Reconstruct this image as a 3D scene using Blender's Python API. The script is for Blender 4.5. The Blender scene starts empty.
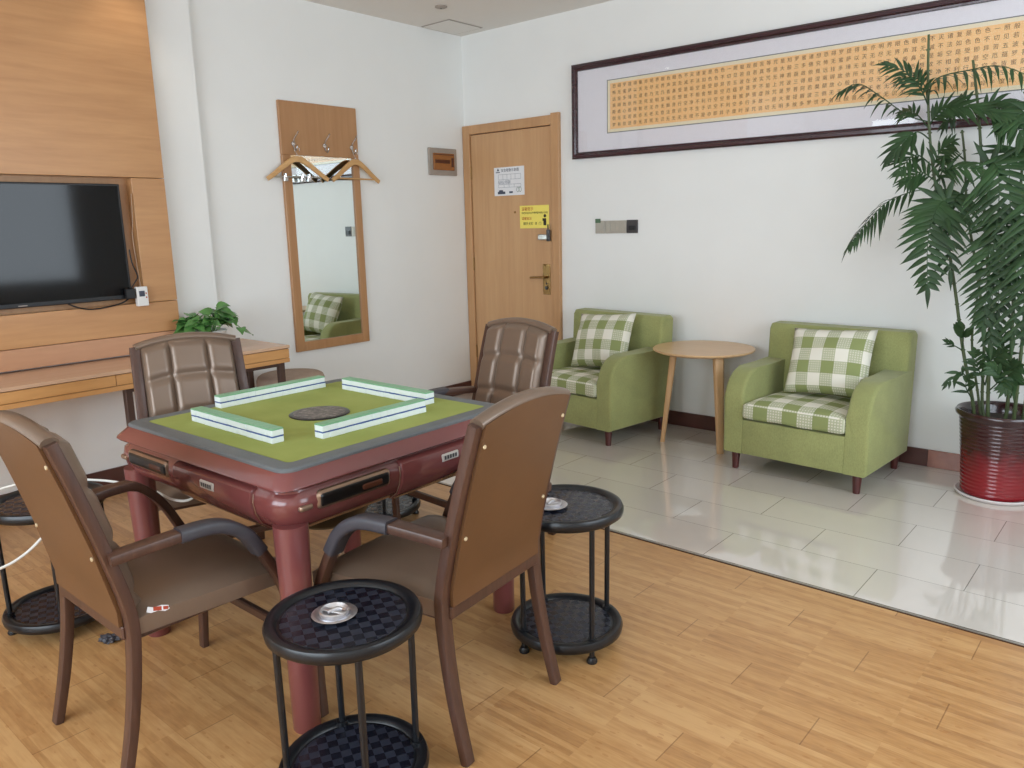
import bpy, bmesh, math, random
from mathutils import Vector, Matrix, noise
random.seed(7)
S = bpy.context.scene
C = S.collection
PI = math.pi
R = math.radians

# ------------------------------------------------------------------ materials
def srgb(r, g, b):
    f = lambda c: (c/255/12.92) if c/255 <= .04045 else ((c/255+.055)/1.055)**2.4
    return (f(r), f(g), f(b), 1)

class NT:
    """tiny helper round a node tree"""
    def __init__(s, name):
        s.m = bpy.data.materials.new(name); s.m.use_nodes = True
        s.t = s.m.node_tree; s.b = s.t.nodes['Principled BSDF']; s.out = s.t.nodes['Material Output']
    def n(s, typ, **kw):
        nd = s.t.nodes.new(typ)
        for k, v in kw.items():
            if k.startswith('i_'):
                nd.inputs[k[2:].replace('_', ' ')].default_value = v
            else: setattr(nd, k, v)
        return nd
    def l(s, a, b): s.t.links.new(a, b)
    def math(s, op, a, b=None, c=None):
        nd = s.n('ShaderNodeMath', operation=op)
        for i, v in enumerate((a, b, c)):
            if v is None: continue
            if isinstance(v, (int, float)): nd.inputs[i].default_value = v
            else: s.l(v, nd.inputs[i])
        return nd.outputs[0]
    def mix(s, fac, a, b, blend='MIX'):
        nd = s.n('ShaderNodeMix', data_type='RGBA', blend_type=blend)
        if isinstance(fac, (int, float)): nd.inputs[0].default_value = fac
        else: s.l(fac, nd.inputs[0])
        for i, v in ((6, a), (7, b)):
            if isinstance(v, tuple): nd.inputs[i].default_value = v
            else: s.l(v, nd.inputs[i])
        return nd.outputs[2]
    def coord(s, kind='Object', scale=(1, 1, 1), rot=(0, 0, 0)):
        tc = s.n('ShaderNodeTexCoord'); mp = s.n('ShaderNodeMapping')
        mp.inputs['Scale'].default_value = scale; mp.inputs['Rotation'].default_value = rot
        s.l(tc.outputs[kind], mp.inputs['Vector']); return mp.outputs[0]
    def noise(s, vec, scale, detail=3, rough=.5, dist=0):
        nd = s.n('ShaderNodeTexNoise'); nd.inputs['Scale'].default_value = scale
        nd.inputs['Detail'].default_value = detail; nd.inputs['Roughness'].default_value = rough
        nd.inputs['Distortion'].default_value = dist
        s.l(vec, nd.inputs['Vector']); return nd.outputs['Fac']
    def ramp(s, fac, stops):
        nd = s.n('ShaderNodeValToRGB'); e = nd.color_ramp.elements
        while len(e) < len(stops): e.new(.5)
        for el, (p, c) in zip(e, stops): el.position = p; el.color = c
        s.l(fac, nd.inputs[0]); return nd.outputs[0]
    def bump(s, h, strength=.2, dist=.002):
        nd = s.n('ShaderNodeBump'); nd.inputs['Strength'].default_value = strength
        nd.inputs['Distance'].default_value = dist
        s.l(h, nd.inputs['Height']); s.l(nd.outputs[0], s.b.inputs['Normal'])

def plain(name, col, rough=.5, metal=0, var=.06, vs=18, spec=.5, bump=0, bs=200, coat=0):
    t = NT(name); v = t.coord()
    f = t.noise(v, vs, 3)
    d = tuple(c*(1-var) for c in col[:3])+(1,); u = tuple(min(1, c*(1+var)) for c in col[:3])+(1,)
    t.l(t.ramp(f, [(.3, d), (.7, u)]), t.b.inputs['Base Color'])
    t.b.inputs['Roughness'].default_value = rough; t.b.inputs['Metallic'].default_value = metal
    t.b.inputs['Specular IOR Level'].default_value = spec
    if coat: t.b.inputs['Coat Weight'].default_value = coat; t.b.inputs['Coat Roughness'].default_value = .08
    if bump: t.bump(t.noise(v, bs, 3), bump, .001)
    return t.m

def wood(name, c1, c2, axis='X', rough=.4, fine=60, stretch=.06, coat=0, spec=.5):
    t = NT(name)
    sc = [1, 1, 1]; sc['XYZ'.index(axis)] = stretch
    v = t.coord('Object', tuple(sc))
    f = t.noise(v, fine, 4, .6, .3); g = t.noise(v, fine*.15, 2)
    m = t.math('ADD', t.math('MULTIPLY', f, .55), t.math('MULTIPLY', g, .45))
    t.l(t.ramp(m, [(.33, c1), (.67, c2)]), t.b.inputs['Base Color'])
    t.b.inputs['Roughness'].default_value = rough; t.b.inputs['Coat Weight'].default_value = coat
    t.b.inputs['Specular IOR Level'].default_value = spec
    t.bump(f, .05, .001)
    return t.m

M = {}
M['wall'] = plain('wall_paint', srgb(234, 235, 233), .6, var=.012, vs=3, bump=.03, bs=300)
M['ceil'] = plain('ceiling_paint', srgb(226, 222, 216), .8, var=.01, vs=3)
M['oak_door'] = wood('door_veneer', srgb(190, 146, 104), srgb(204, 162, 118), 'Z', .38, 40)
M['oak_frame'] = wood('door_frame_veneer', srgb(182, 138, 96), srgb(198, 154, 110), 'Z', .38, 50)
M['panel'] = wood('panel_veneer', srgb(178, 130, 86), srgb(200, 152, 104), 'Y', .34, 26, .09)
M['desk'] = wood('desk_veneer', srgb(192, 138, 84), srgb(216, 164, 106), 'Y', .3, 34, .08)
M['desk_top'] = wood('desktop_veneer', srgb(206, 168, 138), srgb(216, 180, 150), 'Y', .26, 34, .08)
M['panel_pink'] = wood('base_panel_veneer', srgb(184, 138, 106), srgb(200, 154, 120), 'Y', .34, 26, .09)
M['mirror_wood'] = wood('mirror_board_veneer', srgb(168, 122, 82), srgb(184, 140, 98), 'Z', .4, 40)
M['gap'] = plain('dark_joint', srgb(70, 42, 24), .8)
M['desk_leg'] = plain('desk_leg_brown', srgb(74, 52, 42), .5)
M['hang_wood'] = wood('hanger_wood', srgb(188, 142, 88), srgb(214, 172, 118), 'Y', .35, 60)
M['chrome'] = plain('chrome', srgb(205, 205, 205), .18, 1, .02)
M['steel'] = plain('stainless', srgb(190, 188, 182), .28, 1, .05)
M['brass'] = plain('aged_brass', srgb(150, 118, 74), .32, 1, .08)
M['black'] = plain('black_plastic', srgb(22, 22, 24), .4)
M['screen'] = plain('tv_screen', srgb(9, 9, 11), .07, var=.02, spec=.35)
M['white_pl'] = plain('white_plastic', srgb(228, 228, 226), .4, var=.02)
M['white_cord'] = plain('white_cord', srgb(222, 222, 216), .5)
M['beige_pl'] = plain('champagne_plastic', srgb(176, 170, 158), .4, .2)
M['dark_pl'] = plain('dark_switch_plastic', srgb(62, 60, 60), .35)
M['sticker'] = plain('green_sticker', srgb(84, 112, 84), .6)
M['frame_dark'] = wood('rosewood_frame', srgb(42, 18, 26), srgb(62, 28, 36), 'X', .25, 60, coat=.3)
M['mat'] = plain('silk_mat', srgb(234, 231, 238), .7, var=.015, vs=60)
M['cream'] = plain('cream_border', srgb(240, 226, 196), .7, var=.02)
M['ink'] = plain('ink', srgb(108, 58, 26), .8)
M['paper'] = plain('paper', srgb(232, 232, 234), .7, var=.015)
M['paper_ink'] = plain('blue_ink', srgb(70, 76, 92), .8)
M['paper_grey'] = plain('grey_ink', srgb(150, 154, 164), .8)
M['yellow'] = plain('yellow_sticker', srgb(244, 226, 108), .5, var=.02)
M['red_ink'] = plain('red_ink', srgb(176, 66, 36), .7)
M['dark_ink'] = plain('dark_ink', srgb(50, 42, 30), .8)
M['smoke'] = plain('smoked_cover', srgb(150, 96, 52), .2, spec=.6)
M['smoke_dark'] = plain('breaker_dark', srgb(84, 42, 22), .5)
M['box_grey'] = plain('grey_enclosure', srgb(158, 148, 138), .5)
M['chair_wood'] = wood('dark_walnut_varnish', srgb(66, 43, 34), srgb(88, 60, 48), 'Z', .38, 70, coat=.05)
M['tape'] = plain('dark_tape', srgb(62, 60, 66), .42, var=.12, vs=40, bump=.25, bs=90)
M['screw'] = plain('screw_cap', srgb(214, 196, 160), .35, .3)
M['pvc'] = plain('burgundy_lacquer', srgb(118, 64, 62), .24, var=.05, vs=6, coat=.5)
M['pvc_leg'] = plain('burgundy_leg_lacquer', srgb(120, 66, 65), .3, var=.05, vs=6, coat=.35)
M['rim'] = plain('slate_rim', srgb(102, 107, 110), .5, var=.06)
M['gold'] = plain('gold_trim', srgb(156, 130, 110), .35, .7)
M['slot'] = plain('slot_black', srgb(16, 14, 14), .3)
M['label'] = plain('label_silver', srgb(196, 190, 184), .4, .2)
M['tile_white'] = plain('tile_white', srgb(232, 240, 240), .28, var=.015)
M['tile_green'] = plain('tile_green', srgb(122, 178, 136), .3, var=.04)
M['tile_blue'] = plain('tile_blue', srgb(66, 92, 156), .3, var=.04)
M['stool_black'] = plain('stool_plastic', srgb(20, 22, 26), .3, var=.08)
M['ash'] = plain('ashtray_metal', srgb(214, 214, 218), .38, 1, .1, 60)
M['arm_leg'] = wood('mahogany_foot', srgb(62, 24, 22), srgb(90, 38, 34), 'Z', .3, 60)
M['tbl_wood'] = wood('beech_table', srgb(198, 160, 118), srgb(216, 180, 138), 'X', .3, 50)
M['tbl_leg'] = wood('beech_leg', srgb(196, 156, 112), srgb(214, 176, 132), 'Z', .35, 50)
M['base_dark'] = plain('baseboard_dark', srgb(84, 52, 46), .3, var=.2, vs=9)
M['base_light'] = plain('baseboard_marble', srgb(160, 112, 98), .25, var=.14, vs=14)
M['soil'] = plain('soil', srgb(46, 36, 30), .9, var=.4, vs=80, bump=.6, bs=60)
M['cane'] = plain('palm_cane', srgb(74, 88, 52), .5, var=.2, vs=30)
M['leaf'] = plain('palm_leaf', srgb(44, 70, 38), .5, var=.35, vs=9, spec=.35)
M['pothos'] = plain('pothos_leaf', srgb(82, 130, 66), .35, var=.35, vs=22)
M['pot_white'] = plain('pot_white', srgb(214, 216, 214), .35)
M['saucer'] = plain('saucer_white', srgb(222, 216, 216), .35)
M['ottoman'] = plain('ottoman_suede', srgb(170, 150, 134), .8, var=.06, vs=30)
M['lamp_on'] = NT('lamp_on').m
_b = M['lamp_on'].node_tree.nodes['Principled BSDF']
_b.inputs['Emission Color'].default_value = (1, .95, .88, 1); _b.inputs['Emission Strength'].default_value = 9
M['frame_pvc'] = plain('window_frame_white', srgb(230, 230, 228), .4)
M['threshold'] = plain('threshold_metal', srgb(176, 172, 164), .3, .8)

def m_leather(name, c, rough=.3):
    t = NT(name); v = t.coord()
    f = t.noise(v, 5, 3); g = t.noise(v, 240, 2)
    t.l(t.ramp(f, [(.3, tuple(x*.86 for x in c[:3])+(1,)), (.7, c)]), t.b.inputs['Base Color'])
    t.b.inputs['Roughness'].default_value = rough; t.b.inputs['Specular IOR Level'].default_value = .6
    t.b.inputs['Metallic'].default_value = .25
    t.bump(g, .12, .001); return t.m
M['leather'] = m_leather('bronze_leather', srgb(128, 108, 92), .32)
M['leather_back'] = m_leather('bronze_leather_back', srgb(112, 78, 48), .46)

def m_felt():
    t = NT('green_felt'); v = t.coord()
    f = t.noise(v, 7, 3); g = t.noise(v, 500, 2)
    t.l(t.ramp(f, [(.3, srgb(146, 158, 78)), (.7, srgb(160, 170, 90))]), t.b.inputs['Base Color'])
    t.b.inputs['Roughness'].default_value = .9
    t.bump(g, .2, .001); return t.m
M['felt'] = m_felt()

def m_green_fabric():
    t = NT('olive_linen'); v = t.coord()
    f = t.noise(v, 8, 4); g = t.noise(t.coord('Object', (1, 1, .3)), 380, 2, .6)
    a = t.ramp(f, [(.3, srgb(152, 157, 100)), (.7, srgb(164, 168, 108))])
    b = t.ramp(g, [(.3, srgb(190, 190, 190)), (.7, srgb(255, 255, 255))])
    t.l(t.mix(.5, a, b, 'MULTIPLY'), t.b.inputs['Base Color'])
    t.b.inputs['Roughness'].default_value = .85; t.b.inputs['Sheen Weight'].default_value = .15
    t.bump(g, .25, .001); return t.m
M['olive'] = m_green_fabric()

def m_plaid():
    t = NT('green_gingham')
    tc = t.n('ShaderNodeTexCoord'); sp = t.n('ShaderNodeSeparateXYZ'); t.l(tc.outputs['UV'], sp.inputs[0])
    def band(o): return t.math('LESS_THAN', t.math('FRACT', t.math('ADD', o, .1)), .5)
    bx, by = band(sp.outputs[0]), band(sp.outputs[1])
    hx = t.math('LESS_THAN', t.math('FRACT', t.math('MULTIPLY', sp.outputs[0], 11)), .5)
    hy = t.math('LESS_THAN', t.math('FRACT', t.math('MULTIPLY', sp.outputs[1], 11)), .5)
    both = t.math('MULTIPLY', bx, by); one = t.math('ABSOLUTE', t.math('SUBTRACT', bx, by))
    chk = t.math('MAXIMUM', hx, hy)
    fac = t.math('MINIMUM', t.math('ADD', both, t.math('MULTIPLY', one, t.math('MULTIPLY_ADD', chk, .45, .2))), 1)
    g = t.noise(t.coord(), 300, 2)
    col = t.mix(fac, srgb(232, 229, 216), srgb(140, 150, 96))
    t.l(col, t.b.inputs['Base Color']); t.b.inputs['Roughness'].default_value = .85
    t.bump(g, .25, .001); return t.m
M['plaid'] = m_plaid()

def m_orange():
    t = NT('gold_flecked_silk'); v = t.coord()
    vo = t.n('ShaderNodeTexVoronoi'); vo.inputs['Scale'].default_value = 130; t.l(v, vo.inputs['Vector'])
    t.l(t.ramp(vo.outputs['Distance'], [(.1, srgb(255, 220, 166)), (.42, srgb(250, 198, 134))]), t.b.inputs['Base Color'])
    t.b.inputs['Roughness'].default_value = .6; return t.m
M['orange'] = m_orange()

def m_wood_floor():
    t = NT('bamboo_laminate'); L, W = .78, .1455
    tc = t.n('ShaderNodeTexCoord'); sp = t.n('ShaderNodeSeparateXYZ'); t.l(tc.outputs['Object'], sp.inputs[0])
    x, y = sp.outputs[0], sp.outputs[1]
    yy = t.math('DIVIDE', t.math('ADD', y, 2.742+30*W), W)
    row = t.math('FLOOR', yy); fy = t.math('FRACT', yy)
    xx = t.math('DIVIDE', t.math('ADD', t.math('SUBTRACT', x, 3.775-20*L), t.math('MULTIPLY', t.math('SUBTRACT', row, 30), .26)), L)
    col = t.math('FLOOR', xx); fx = t.math('FRACT', xx)
    cmb = t.n('ShaderNodeCombineXYZ'); t.l(row, cmb.inputs[0]); t.l(col, cmb.inputs[1])
    wn = t.n('ShaderNodeTexWhiteNoise', noise_dimensions='2D'); t.l(cmb.outputs[0], wn.inputs['Vector'])
    # bamboo strips inside each plank, with the darker nodes
    st = t.math('FLOOR', t.math('MULTIPLY', fy, 7))
    c2 = t.n('ShaderNodeCombineXYZ'); t.l(t.math('MULTIPLY_ADD', row, 7, st), c2.inputs[0]); t.l(t.math('FLOOR', t.math('MULTIPLY', x, 3.3)), c2.inputs[1])
    w2 = t.n('ShaderNodeTexWhiteNoise', noise_dimensions='2D'); t.l(c2.outputs[0], w2.inputs['Vector'])
    v = t.coord('Object', (.09, 1, 1)); f = t.noise(v, 120, 4, .6)
    vb = t.coord('Object', (.35, 1, 1)); g = t.noise(vb, 38, 2, .5)
    s = t.math('ADD', t.math('MULTIPLY', wn.outputs['Value'], .16), t.math('MULTIPLY', w2.outputs['Value'], .24))
    s = t.math('ADD', s, t.math('MULTIPLY', f, .45)); s = t.math('ADD', s, t.math('MULTIPLY', g, .3))
    base = t.ramp(s, [(.3, srgb(160, 115, 72)), (.52, srgb(186, 139, 88)), (.74, srgb(203, 159, 107))])
    sv = t.coord('Object', (1, 2.6, 1)); vo = t.n('ShaderNodeTexVoronoi'); vo.inputs['Scale'].default_value = 16; vo.inputs['Randomness'].default_value = 1; t.l(sv, vo.inputs['Vector'])
    base = t.mix(t.math('MULTIPLY', t.math('LESS_THAN', vo.outputs['Distance'], .16), .4), base, srgb(164, 108, 58))
    # joints
    ex = t.math('LESS_THAN', fx, .0045); ey = t.math('LESS_THAN', fy, .014)
    br = t.mix(t.math('MULTIPLY', ey, .26), base, srgb(150, 96, 46))
    br = t.mix(t.math('MULTIPLY', ex, .48), br, srgb(92, 54, 26))
    t.l(br, t.b.inputs['Base Color'])
    t.b.inputs['Roughness'].default_value = .3
    t.bump(t.math('SUBTRACT', 1, t.math('MAXIMUM', ex, ey)), .15, .001)
    return t.m
M['floor'] = m_wood_floor()

def m_tile_floor():
    t = NT('polished_tile'); L, W = .5985, .2875
    tc = t.n('ShaderNodeTexCoord'); sp = t.n('ShaderNodeSeparateXYZ'); t.l(tc.outputs['Object'], sp.inputs[0])
    x, y = sp.outputs[0], sp.outputs[1]
    yy = t.math('DIVIDE', t.math('ADD', y, 1.81+10*W), W); row = t.math('FLOOR', yy); fy = t.math('FRACT', yy)
    off = t.math('MULTIPLY', t.math('MODULO', row, 2), .5)
    xx = t.math('ADD', t.math('DIVIDE', t.math('SUBTRACT', x, 3.018-10*L), L), off)
    col = t.math('FLOOR', xx); fx = t.math('FRACT', xx)
    cmb = t.n('ShaderNodeCombineXYZ'); t.l(row, cmb.inputs[0]); t.l(col, cmb.inputs[1])
    wn = t.n('ShaderNodeTexWhiteNoise', noise_dimensions='2D'); t.l(cmb.outputs[0], wn.inputs['Vector'])
    f = t.noise(t.coord(), 3, 4)
    s = t.math('ADD', t.math('MULTIPLY', wn.outputs['Value'], .5), t.math('MULTIPLY', f, .5))
    base = t.ramp(s, [(.2, srgb(212, 204, 196)), (.8, srgb(222, 214, 206))])
    j = t.math('MAXIMUM', t.math('LESS_THAN', fx, .006), t.math('LESS_THAN', fy, .009))
    t.l(t.mix(t.math('MULTIPLY', j, .75), base, srgb(116, 108, 100)), t.b.inputs['Base Color'])
    t.b.inputs['Roughness'].default_value = .08
    t.b.inputs['Specular IOR Level'].default_value = .75
    t.b.inputs['Coat Weight'].default_value = .9; t.b.inputs['Coat Roughness'].default_value = .03; t.b.inputs['Coat IOR'].default_value = 1.7
    return t.m
M['tiles'] = m_tile_floor()

def m_tray():
    t = NT('checkered_tray'); v = t.coord('Object', (1, 1, 1), (0, 0, R(45)))
    ch = t.n('ShaderNodeTexChecker'); ch.inputs['Scale'].default_value = 40; t.l(v, ch.inputs['Vector'])
    t.l(t.mix(ch.outputs['Fac'], srgb(20, 22, 32), srgb(40, 44, 56)), t.b.inputs['Base Color'])
    t.l(t.math('MULTIPLY_ADD', ch.outputs['Fac'], .16, .22), t.b.inputs['Roughness'])
    return t.m
M['tray'] = m_tray()

def m_pot():
    t = NT('red_black_glaze'); tc = t.n('ShaderNodeTexCoord'); sp = t.n('ShaderNodeSeparateXYZ'); t.l(tc.outputs['Object'], sp.inputs[0])
    f = t.noise(t.coord(), 14, 4)
    z = t.math('ADD', t.math('DIVIDE', sp.outputs[2], .40), t.math('MULTIPLY_ADD', f, .3, -.15))
    t.l(t.ramp(z, [(.25, srgb(134, 16, 28)), (.5, srgb(108, 20, 28)), (.62, srgb(66, 18, 20)), (.95, srgb(46, 18, 20))]), t.b.inputs['Base Color'])
    t.b.inputs['Roughness'].default_value = .18; t.b.inputs['Coat Weight'].default_value = .4
    return t.m
M['pot'] = m_pot()

def m_disc():
    t = NT('centre_disc'); v = t.coord()
    f = t.noise(v, 45, 4, .7)
    t.l(t.ramp(f, [(.4, srgb(58, 52, 52)), (.56, srgb(112, 104, 100)), (.7, srgb(168, 160, 152))]), t.b.inputs['Base Color'])
    t.b.inputs['Roughness'].default_value = .35; return t.m
M['disc'] = m_disc()

def m_mirror():
    t = NT('mirror_glass'); t.b.inputs['Base Color'].default_value = srgb(236, 244, 242)
    t.b.inputs['Metallic'].default_value = 1; t.b.inputs['Roughness'].default_value = .01
    return t.m
M['mirror'] = m_mirror()

def m_pane(name, glossy=.08, tint=(1, 1, 1, 1)):
    t = NT(name); t.t.nodes.remove(t.b)
    tr = t.n('ShaderNodeBsdfTransparent'); tr.inputs[0].default_value = tint
    gl = t.n('ShaderNodeBsdfGlossy'); gl.inputs['Roughness'].default_value = .02
    lw = t.n('ShaderNodeLayerWeight'); lw.inputs[0].default_value = .5
    fz_ = t.math('MULTIPLY_ADD', t.math('POWER', lw.outputs['Facing'], 5), .93, .035)
    mx = t.n('ShaderNodeMixShader'); t.l(fz_, mx.inputs[0]); t.l(tr.outputs[0], mx.inputs[1]); t.l(gl.outputs[0], mx.inputs[2])
    t.l(mx.outputs[0], t.out.inputs[0]); return t.m
M['pane'] = m_pane('clear_pane')

# ------------------------------------------------------------------ mesh helpers
def obj(name, bm, mat, parent=None, smooth=False, loc=None, kind=None):
    me = bpy.data.meshes.new(name)
    bmesh.ops.recalc_face_normals(bm, faces=bm.faces)
    bm.to_mesh(me); bm.free()
    for mm in (mat if isinstance(mat, (list, tuple)) else [mat]): me.materials.append(mm)
    if smooth:
        for p in me.polygons: p.use_smooth = True
        if smooth != 'full':
            try: me.set_sharp_from_angle(angle=R(smooth if smooth is not True else 40))
            except Exception: pass
    o = bpy.data.objects.new(name, me); C.objects.link(o)
    if parent: o.parent = parent
    if loc: o.location = loc
    if kind: o['kind'] = kind
    return o

def tag(o, label, cat, group=None):
    o['label'] = label; o['category'] = cat
    if group: o['group'] = group
    return o
def thing(name, label, cat, loc=(0, 0, 0), rz=0, group=None):
    o = bpy.data.objects.new(name, None); C.objects.link(o); o.empty_display_size = .05
    o.location = loc; o.rotation_euler = (0, 0, rz)
    return tag(o, label, cat, group)
def struct(name, bm, mat, smooth=False, parent=None):
    return obj(name, bm, mat, parent, smooth, kind=None if parent else 'structure')
def copy_tree(o, parent=None):
    c = o.copy(); C.objects.link(c)
    if parent: c.parent = parent
    for ch in [x for x in bpy.data.objects if x.parent == o]: copy_tree(ch, c)
    return c

def BM(): return bmesh.new()
def box(bm, x0, x1, y0, y1, z0, z1, bev=0, seg=2, mi=0, mat=None):
    old = set(bm.faces)
    ret = bmesh.ops.create_cube(bm, size=1)
    vs = ret['verts']
    for v in vs:
        v.co = Vector(((x0+x1)/2+v.co.x*(x1-x0), (y0+y1)/2+v.co.y*(y1-y0), (z0+z1)/2+v.co.z*(z1-z0)))
    if bev:
        bmesh.ops.bevel(bm, geom=list(set(e for v in vs for e in v.link_edges)), offset=bev, segments=seg, profile=.5, affect='EDGES')
    fs = [f for f in bm.faces if f not in old]
    vs = list(set(v for f in fs for v in f.verts))
    for f in fs: f.material_index = mi
    if mat is not None:
        for v in vs: v.co = mat @ v.co
    return vs

def catmull(pts, n=6):
    P = [Vector(p) for p in pts]
    if len(P) < 3 or n <= 1: return P
    out = []
    for i in range(len(P)-1):
        p0 = P[max(i-1, 0)]; p1 = P[i]; p2 = P[i+1]; p3 = P[min(i+2, len(P)-1)]
        for k in range(n):
            t = k/n
            out.append(.5*((2*p1)+(p2-p0)*t+(2*p0-5*p1+4*p2-p3)*t*t+(3*p1-p0-3*p2+p3)*t**3))
    out.append(P[-1]); return out

def sweep(bm, pts, prof, up=Vector((0, 0, 1)), scale=None, caps=True, mi=0):
    """sweep a closed 2-D profile [(side, up)] along pts"""
    pts = [Vector(p) for p in pts]; rings = []
    prev = None
    for i, p in enumerate(pts):
        a = pts[max(i-1, 0)]; b = pts[min(i+1, len(pts)-1)]
        t = (b-a).normalized()
        if prev is None:
            s = t.cross(up)
            if s.length < 1e-4: s = t.cross(Vector((0, 1, 0)))
        else:
            s = prev - t*prev.dot(t)
        s.normalize(); prev = s
        u = s.cross(t).normalized()
        k = 1 if scale is None else (scale(i/(len(pts)-1)) if callable(scale) else scale)
        rings.append([bm.verts.new(p+s*(q[0]*k)+u*(q[1]*k)) for q in prof])
    n = len(prof)
    for i in range(len(rings)-1):
        for j in range(n):
            f = bm.faces.new((rings[i][j], rings[i][(j+1) % n], rings[i+1][(j+1) % n], rings[i+1][j])); f.material_index = mi
    if caps:
        f = bm.faces.new(rings[0][::-1]); f.material_index = mi
        f = bm.faces.new(rings[-1]); f.material_index = mi
    return rings
def circ(r, n=10, ry=None): return [(r*math.cos(2*PI*i/n), (ry or r)*math.sin(2*PI*i/n)) for i in range(n)]
def rrect(w, h, r=.004, n=2):
    o = []
    for cx, cy, a0 in ((w/2-r, h/2-r, 0), (-w/2+r, h/2-r, 90), (-w/2+r, -h/2+r, 180), (w/2-r, -h/2+r, 270)):
        for k in range(n+1):
            a = R(a0+90*k/n); o.append((cx+r*math.cos(a), cy+r*math.sin(a)))
    return o
def tube(bm, pts, r, n=10, smooth_n=0, scale=None, mi=0):
    return sweep(bm, catmull(pts, smooth_n) if smooth_n else pts, circ(r, n), scale=scale, mi=mi)
def lathe(bm, prof, n=32, c=(0, 0, 0), mi=0):
    """prof: list of (r, z); r=0 ends closed"""
    c = Vector(c); rings = []
    for r, z in prof:
        if r < 1e-6: rings.append([bm.verts.new(c+Vector((0, 0, z)))])
        else: rings.append([bm.verts.new(c+Vector((r*math.cos(2*PI*i/n), r*math.sin(2*PI*i/n), z))) for i in range(n)])
    for a, b in zip(rings, rings[1:]):
        for i in range(n):
            j = (i+1) % n
            if len(a) == 1 and len(b) == 1: continue
            if len(a) == 1: f = bm.faces.new((a[0], b[i], b[j]))
            elif len(b) == 1: f = bm.faces.new((a[i], b[0], a[j]))
            else: f = bm.faces.new((a[i], b[i], b[j], a[j]))
            f.material_index = mi
    return rings
def prism(bm, poly, axis, a, b, bev=0, mi=0, seg=3, filt=None):
    """extrude a 2-D polygon; axis 'x': poly is (y,z) etc."""
    def P(u, v, w):
        return Vector((w, u, v)) if axis == 'x' else Vector((u, w, v)) if axis == 'y' else Vector((u, v, w))
    A = [bm.verts.new(P(u, v, a)) for u, v in poly]; B = [bm.verts.new(P(u, v, b)) for u, v in poly]
    n = len(poly); fs = [bm.faces.new(A[::-1]), bm.faces.new(B)]
    caps_e = [e for f in fs for e in f.edges]
    for i in range(n): fs.append(bm.faces.new((A[i], A[(i+1) % n], B[(i+1) % n], B[i])))
    for f in fs: f.material_index = mi
    if filt: caps_e = [e for e in caps_e if filt((e.verts[0].co+e.verts[1].co)/2)]
    if bev:
        r = bmesh.ops.bevel(bm, geom=caps_e, offset=bev, segments=seg, profile=.5, affect='EDGES')
        for f in r['faces']: f.material_index = mi
    return A+B
def cushion(bm, w, d, h, n=14, pinch=.35, power=2.6, uvs=None, wob=0, edge=.2, seed=0):
    """a soft square cushion centred at origin: w (x) by d (y), h thick (z)"""
    uvl = bm.loops.layers.uv.verify() if uvs else None
    g = {}
    for side in (1, -1):
        for i in range(n+1):
            for j in range(n+1):
                u = -1+2*i/n; v = -1+2*j/n
                on = i in (0, n) or j in (0, n)
                if on and side == -1: g[(i, j, -1)] = g[(i, j, 1)]; continue
                t = (1-abs(u)**power)*(1-abs(v)**power)
                t = max(t, 0)**pinch
                cx = 1-.06*(1-abs(v)**2)*0; 
                z = side*(h/2)*(edge*0+t)
                # corners pulled out, sides drawn in a little
                px = u*(w/2)*(1-.05*(1-v*v)*abs(u)); py = v*(d/2)*(1-.05*(1-u*u)*abs(v))
                if wob: z += wob*noise.noise(Vector((u*1.7+seed, v*1.7, side*2)))*t
                g[(i, j, side)] = bm.verts.new((px, py, z))
    for side in (1, -1):
        for i in range(n):
            for j in range(n):
                q = [(i, j), (i+1, j), (i+1, j+1), (i, j+1)]
                if side == -1: q = q[::-1]
                f = bm.faces.new([g[(a, b, side)] for a, b in q])
                if uvs:
                    for lp, (a, b) in zip(f.loops, q): lp[uvl].uv = (a/n*uvs[0]+uvs[2], b/n*uvs[1]+uvs[3])
def xform(bm, mat):
    for v in bm.verts: v.co = mat @ v.co
def text_mesh(name, body, size, mat, parent, matrix, extrude=.0006, align='LEFT', line=1.0, space=1.0, aligny='TOP'):
    cu = bpy.data.curves.new(name, 'FONT'); cu.body = body; cu.size = size; cu.align_x = align; cu.align_y = aligny
    cu.extrude = extrude; cu.space_line = line; cu.space_character = space; cu.resolution_u = 2
    t = bpy.data.objects.new(name+'_t', cu); C.objects.link(t)
    dg = bpy.context.evaluated_depsgraph_get(); dg.update()
    me = bpy.data.meshes.new_from_object(t.evaluated_get(dg)); me.name = name
    bpy.data.objects.remove(t); bpy.data.curves.remove(cu)
    me.transform(matrix); me.materials.clear(); me.materials.append(mat)
    o = bpy.data.objects.new(name, me); C.objects.link(o); o.parent = parent
    return o
# text lying in the wall y=0 seen from -Y: x right, z up ; and on wall x=0 seen from +X: right = +Y
FACE_Y = Matrix(((1, 0, 0, 0), (0, 0, -1, 0), (0, 1, 0, 0), (0, 0, 0, 1)))
FACE_X = Matrix(((0, 0, 1, 0), (1, 0, 0, 0), (0, 1, 0, 0), (0, 0, 0, 1)))

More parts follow.
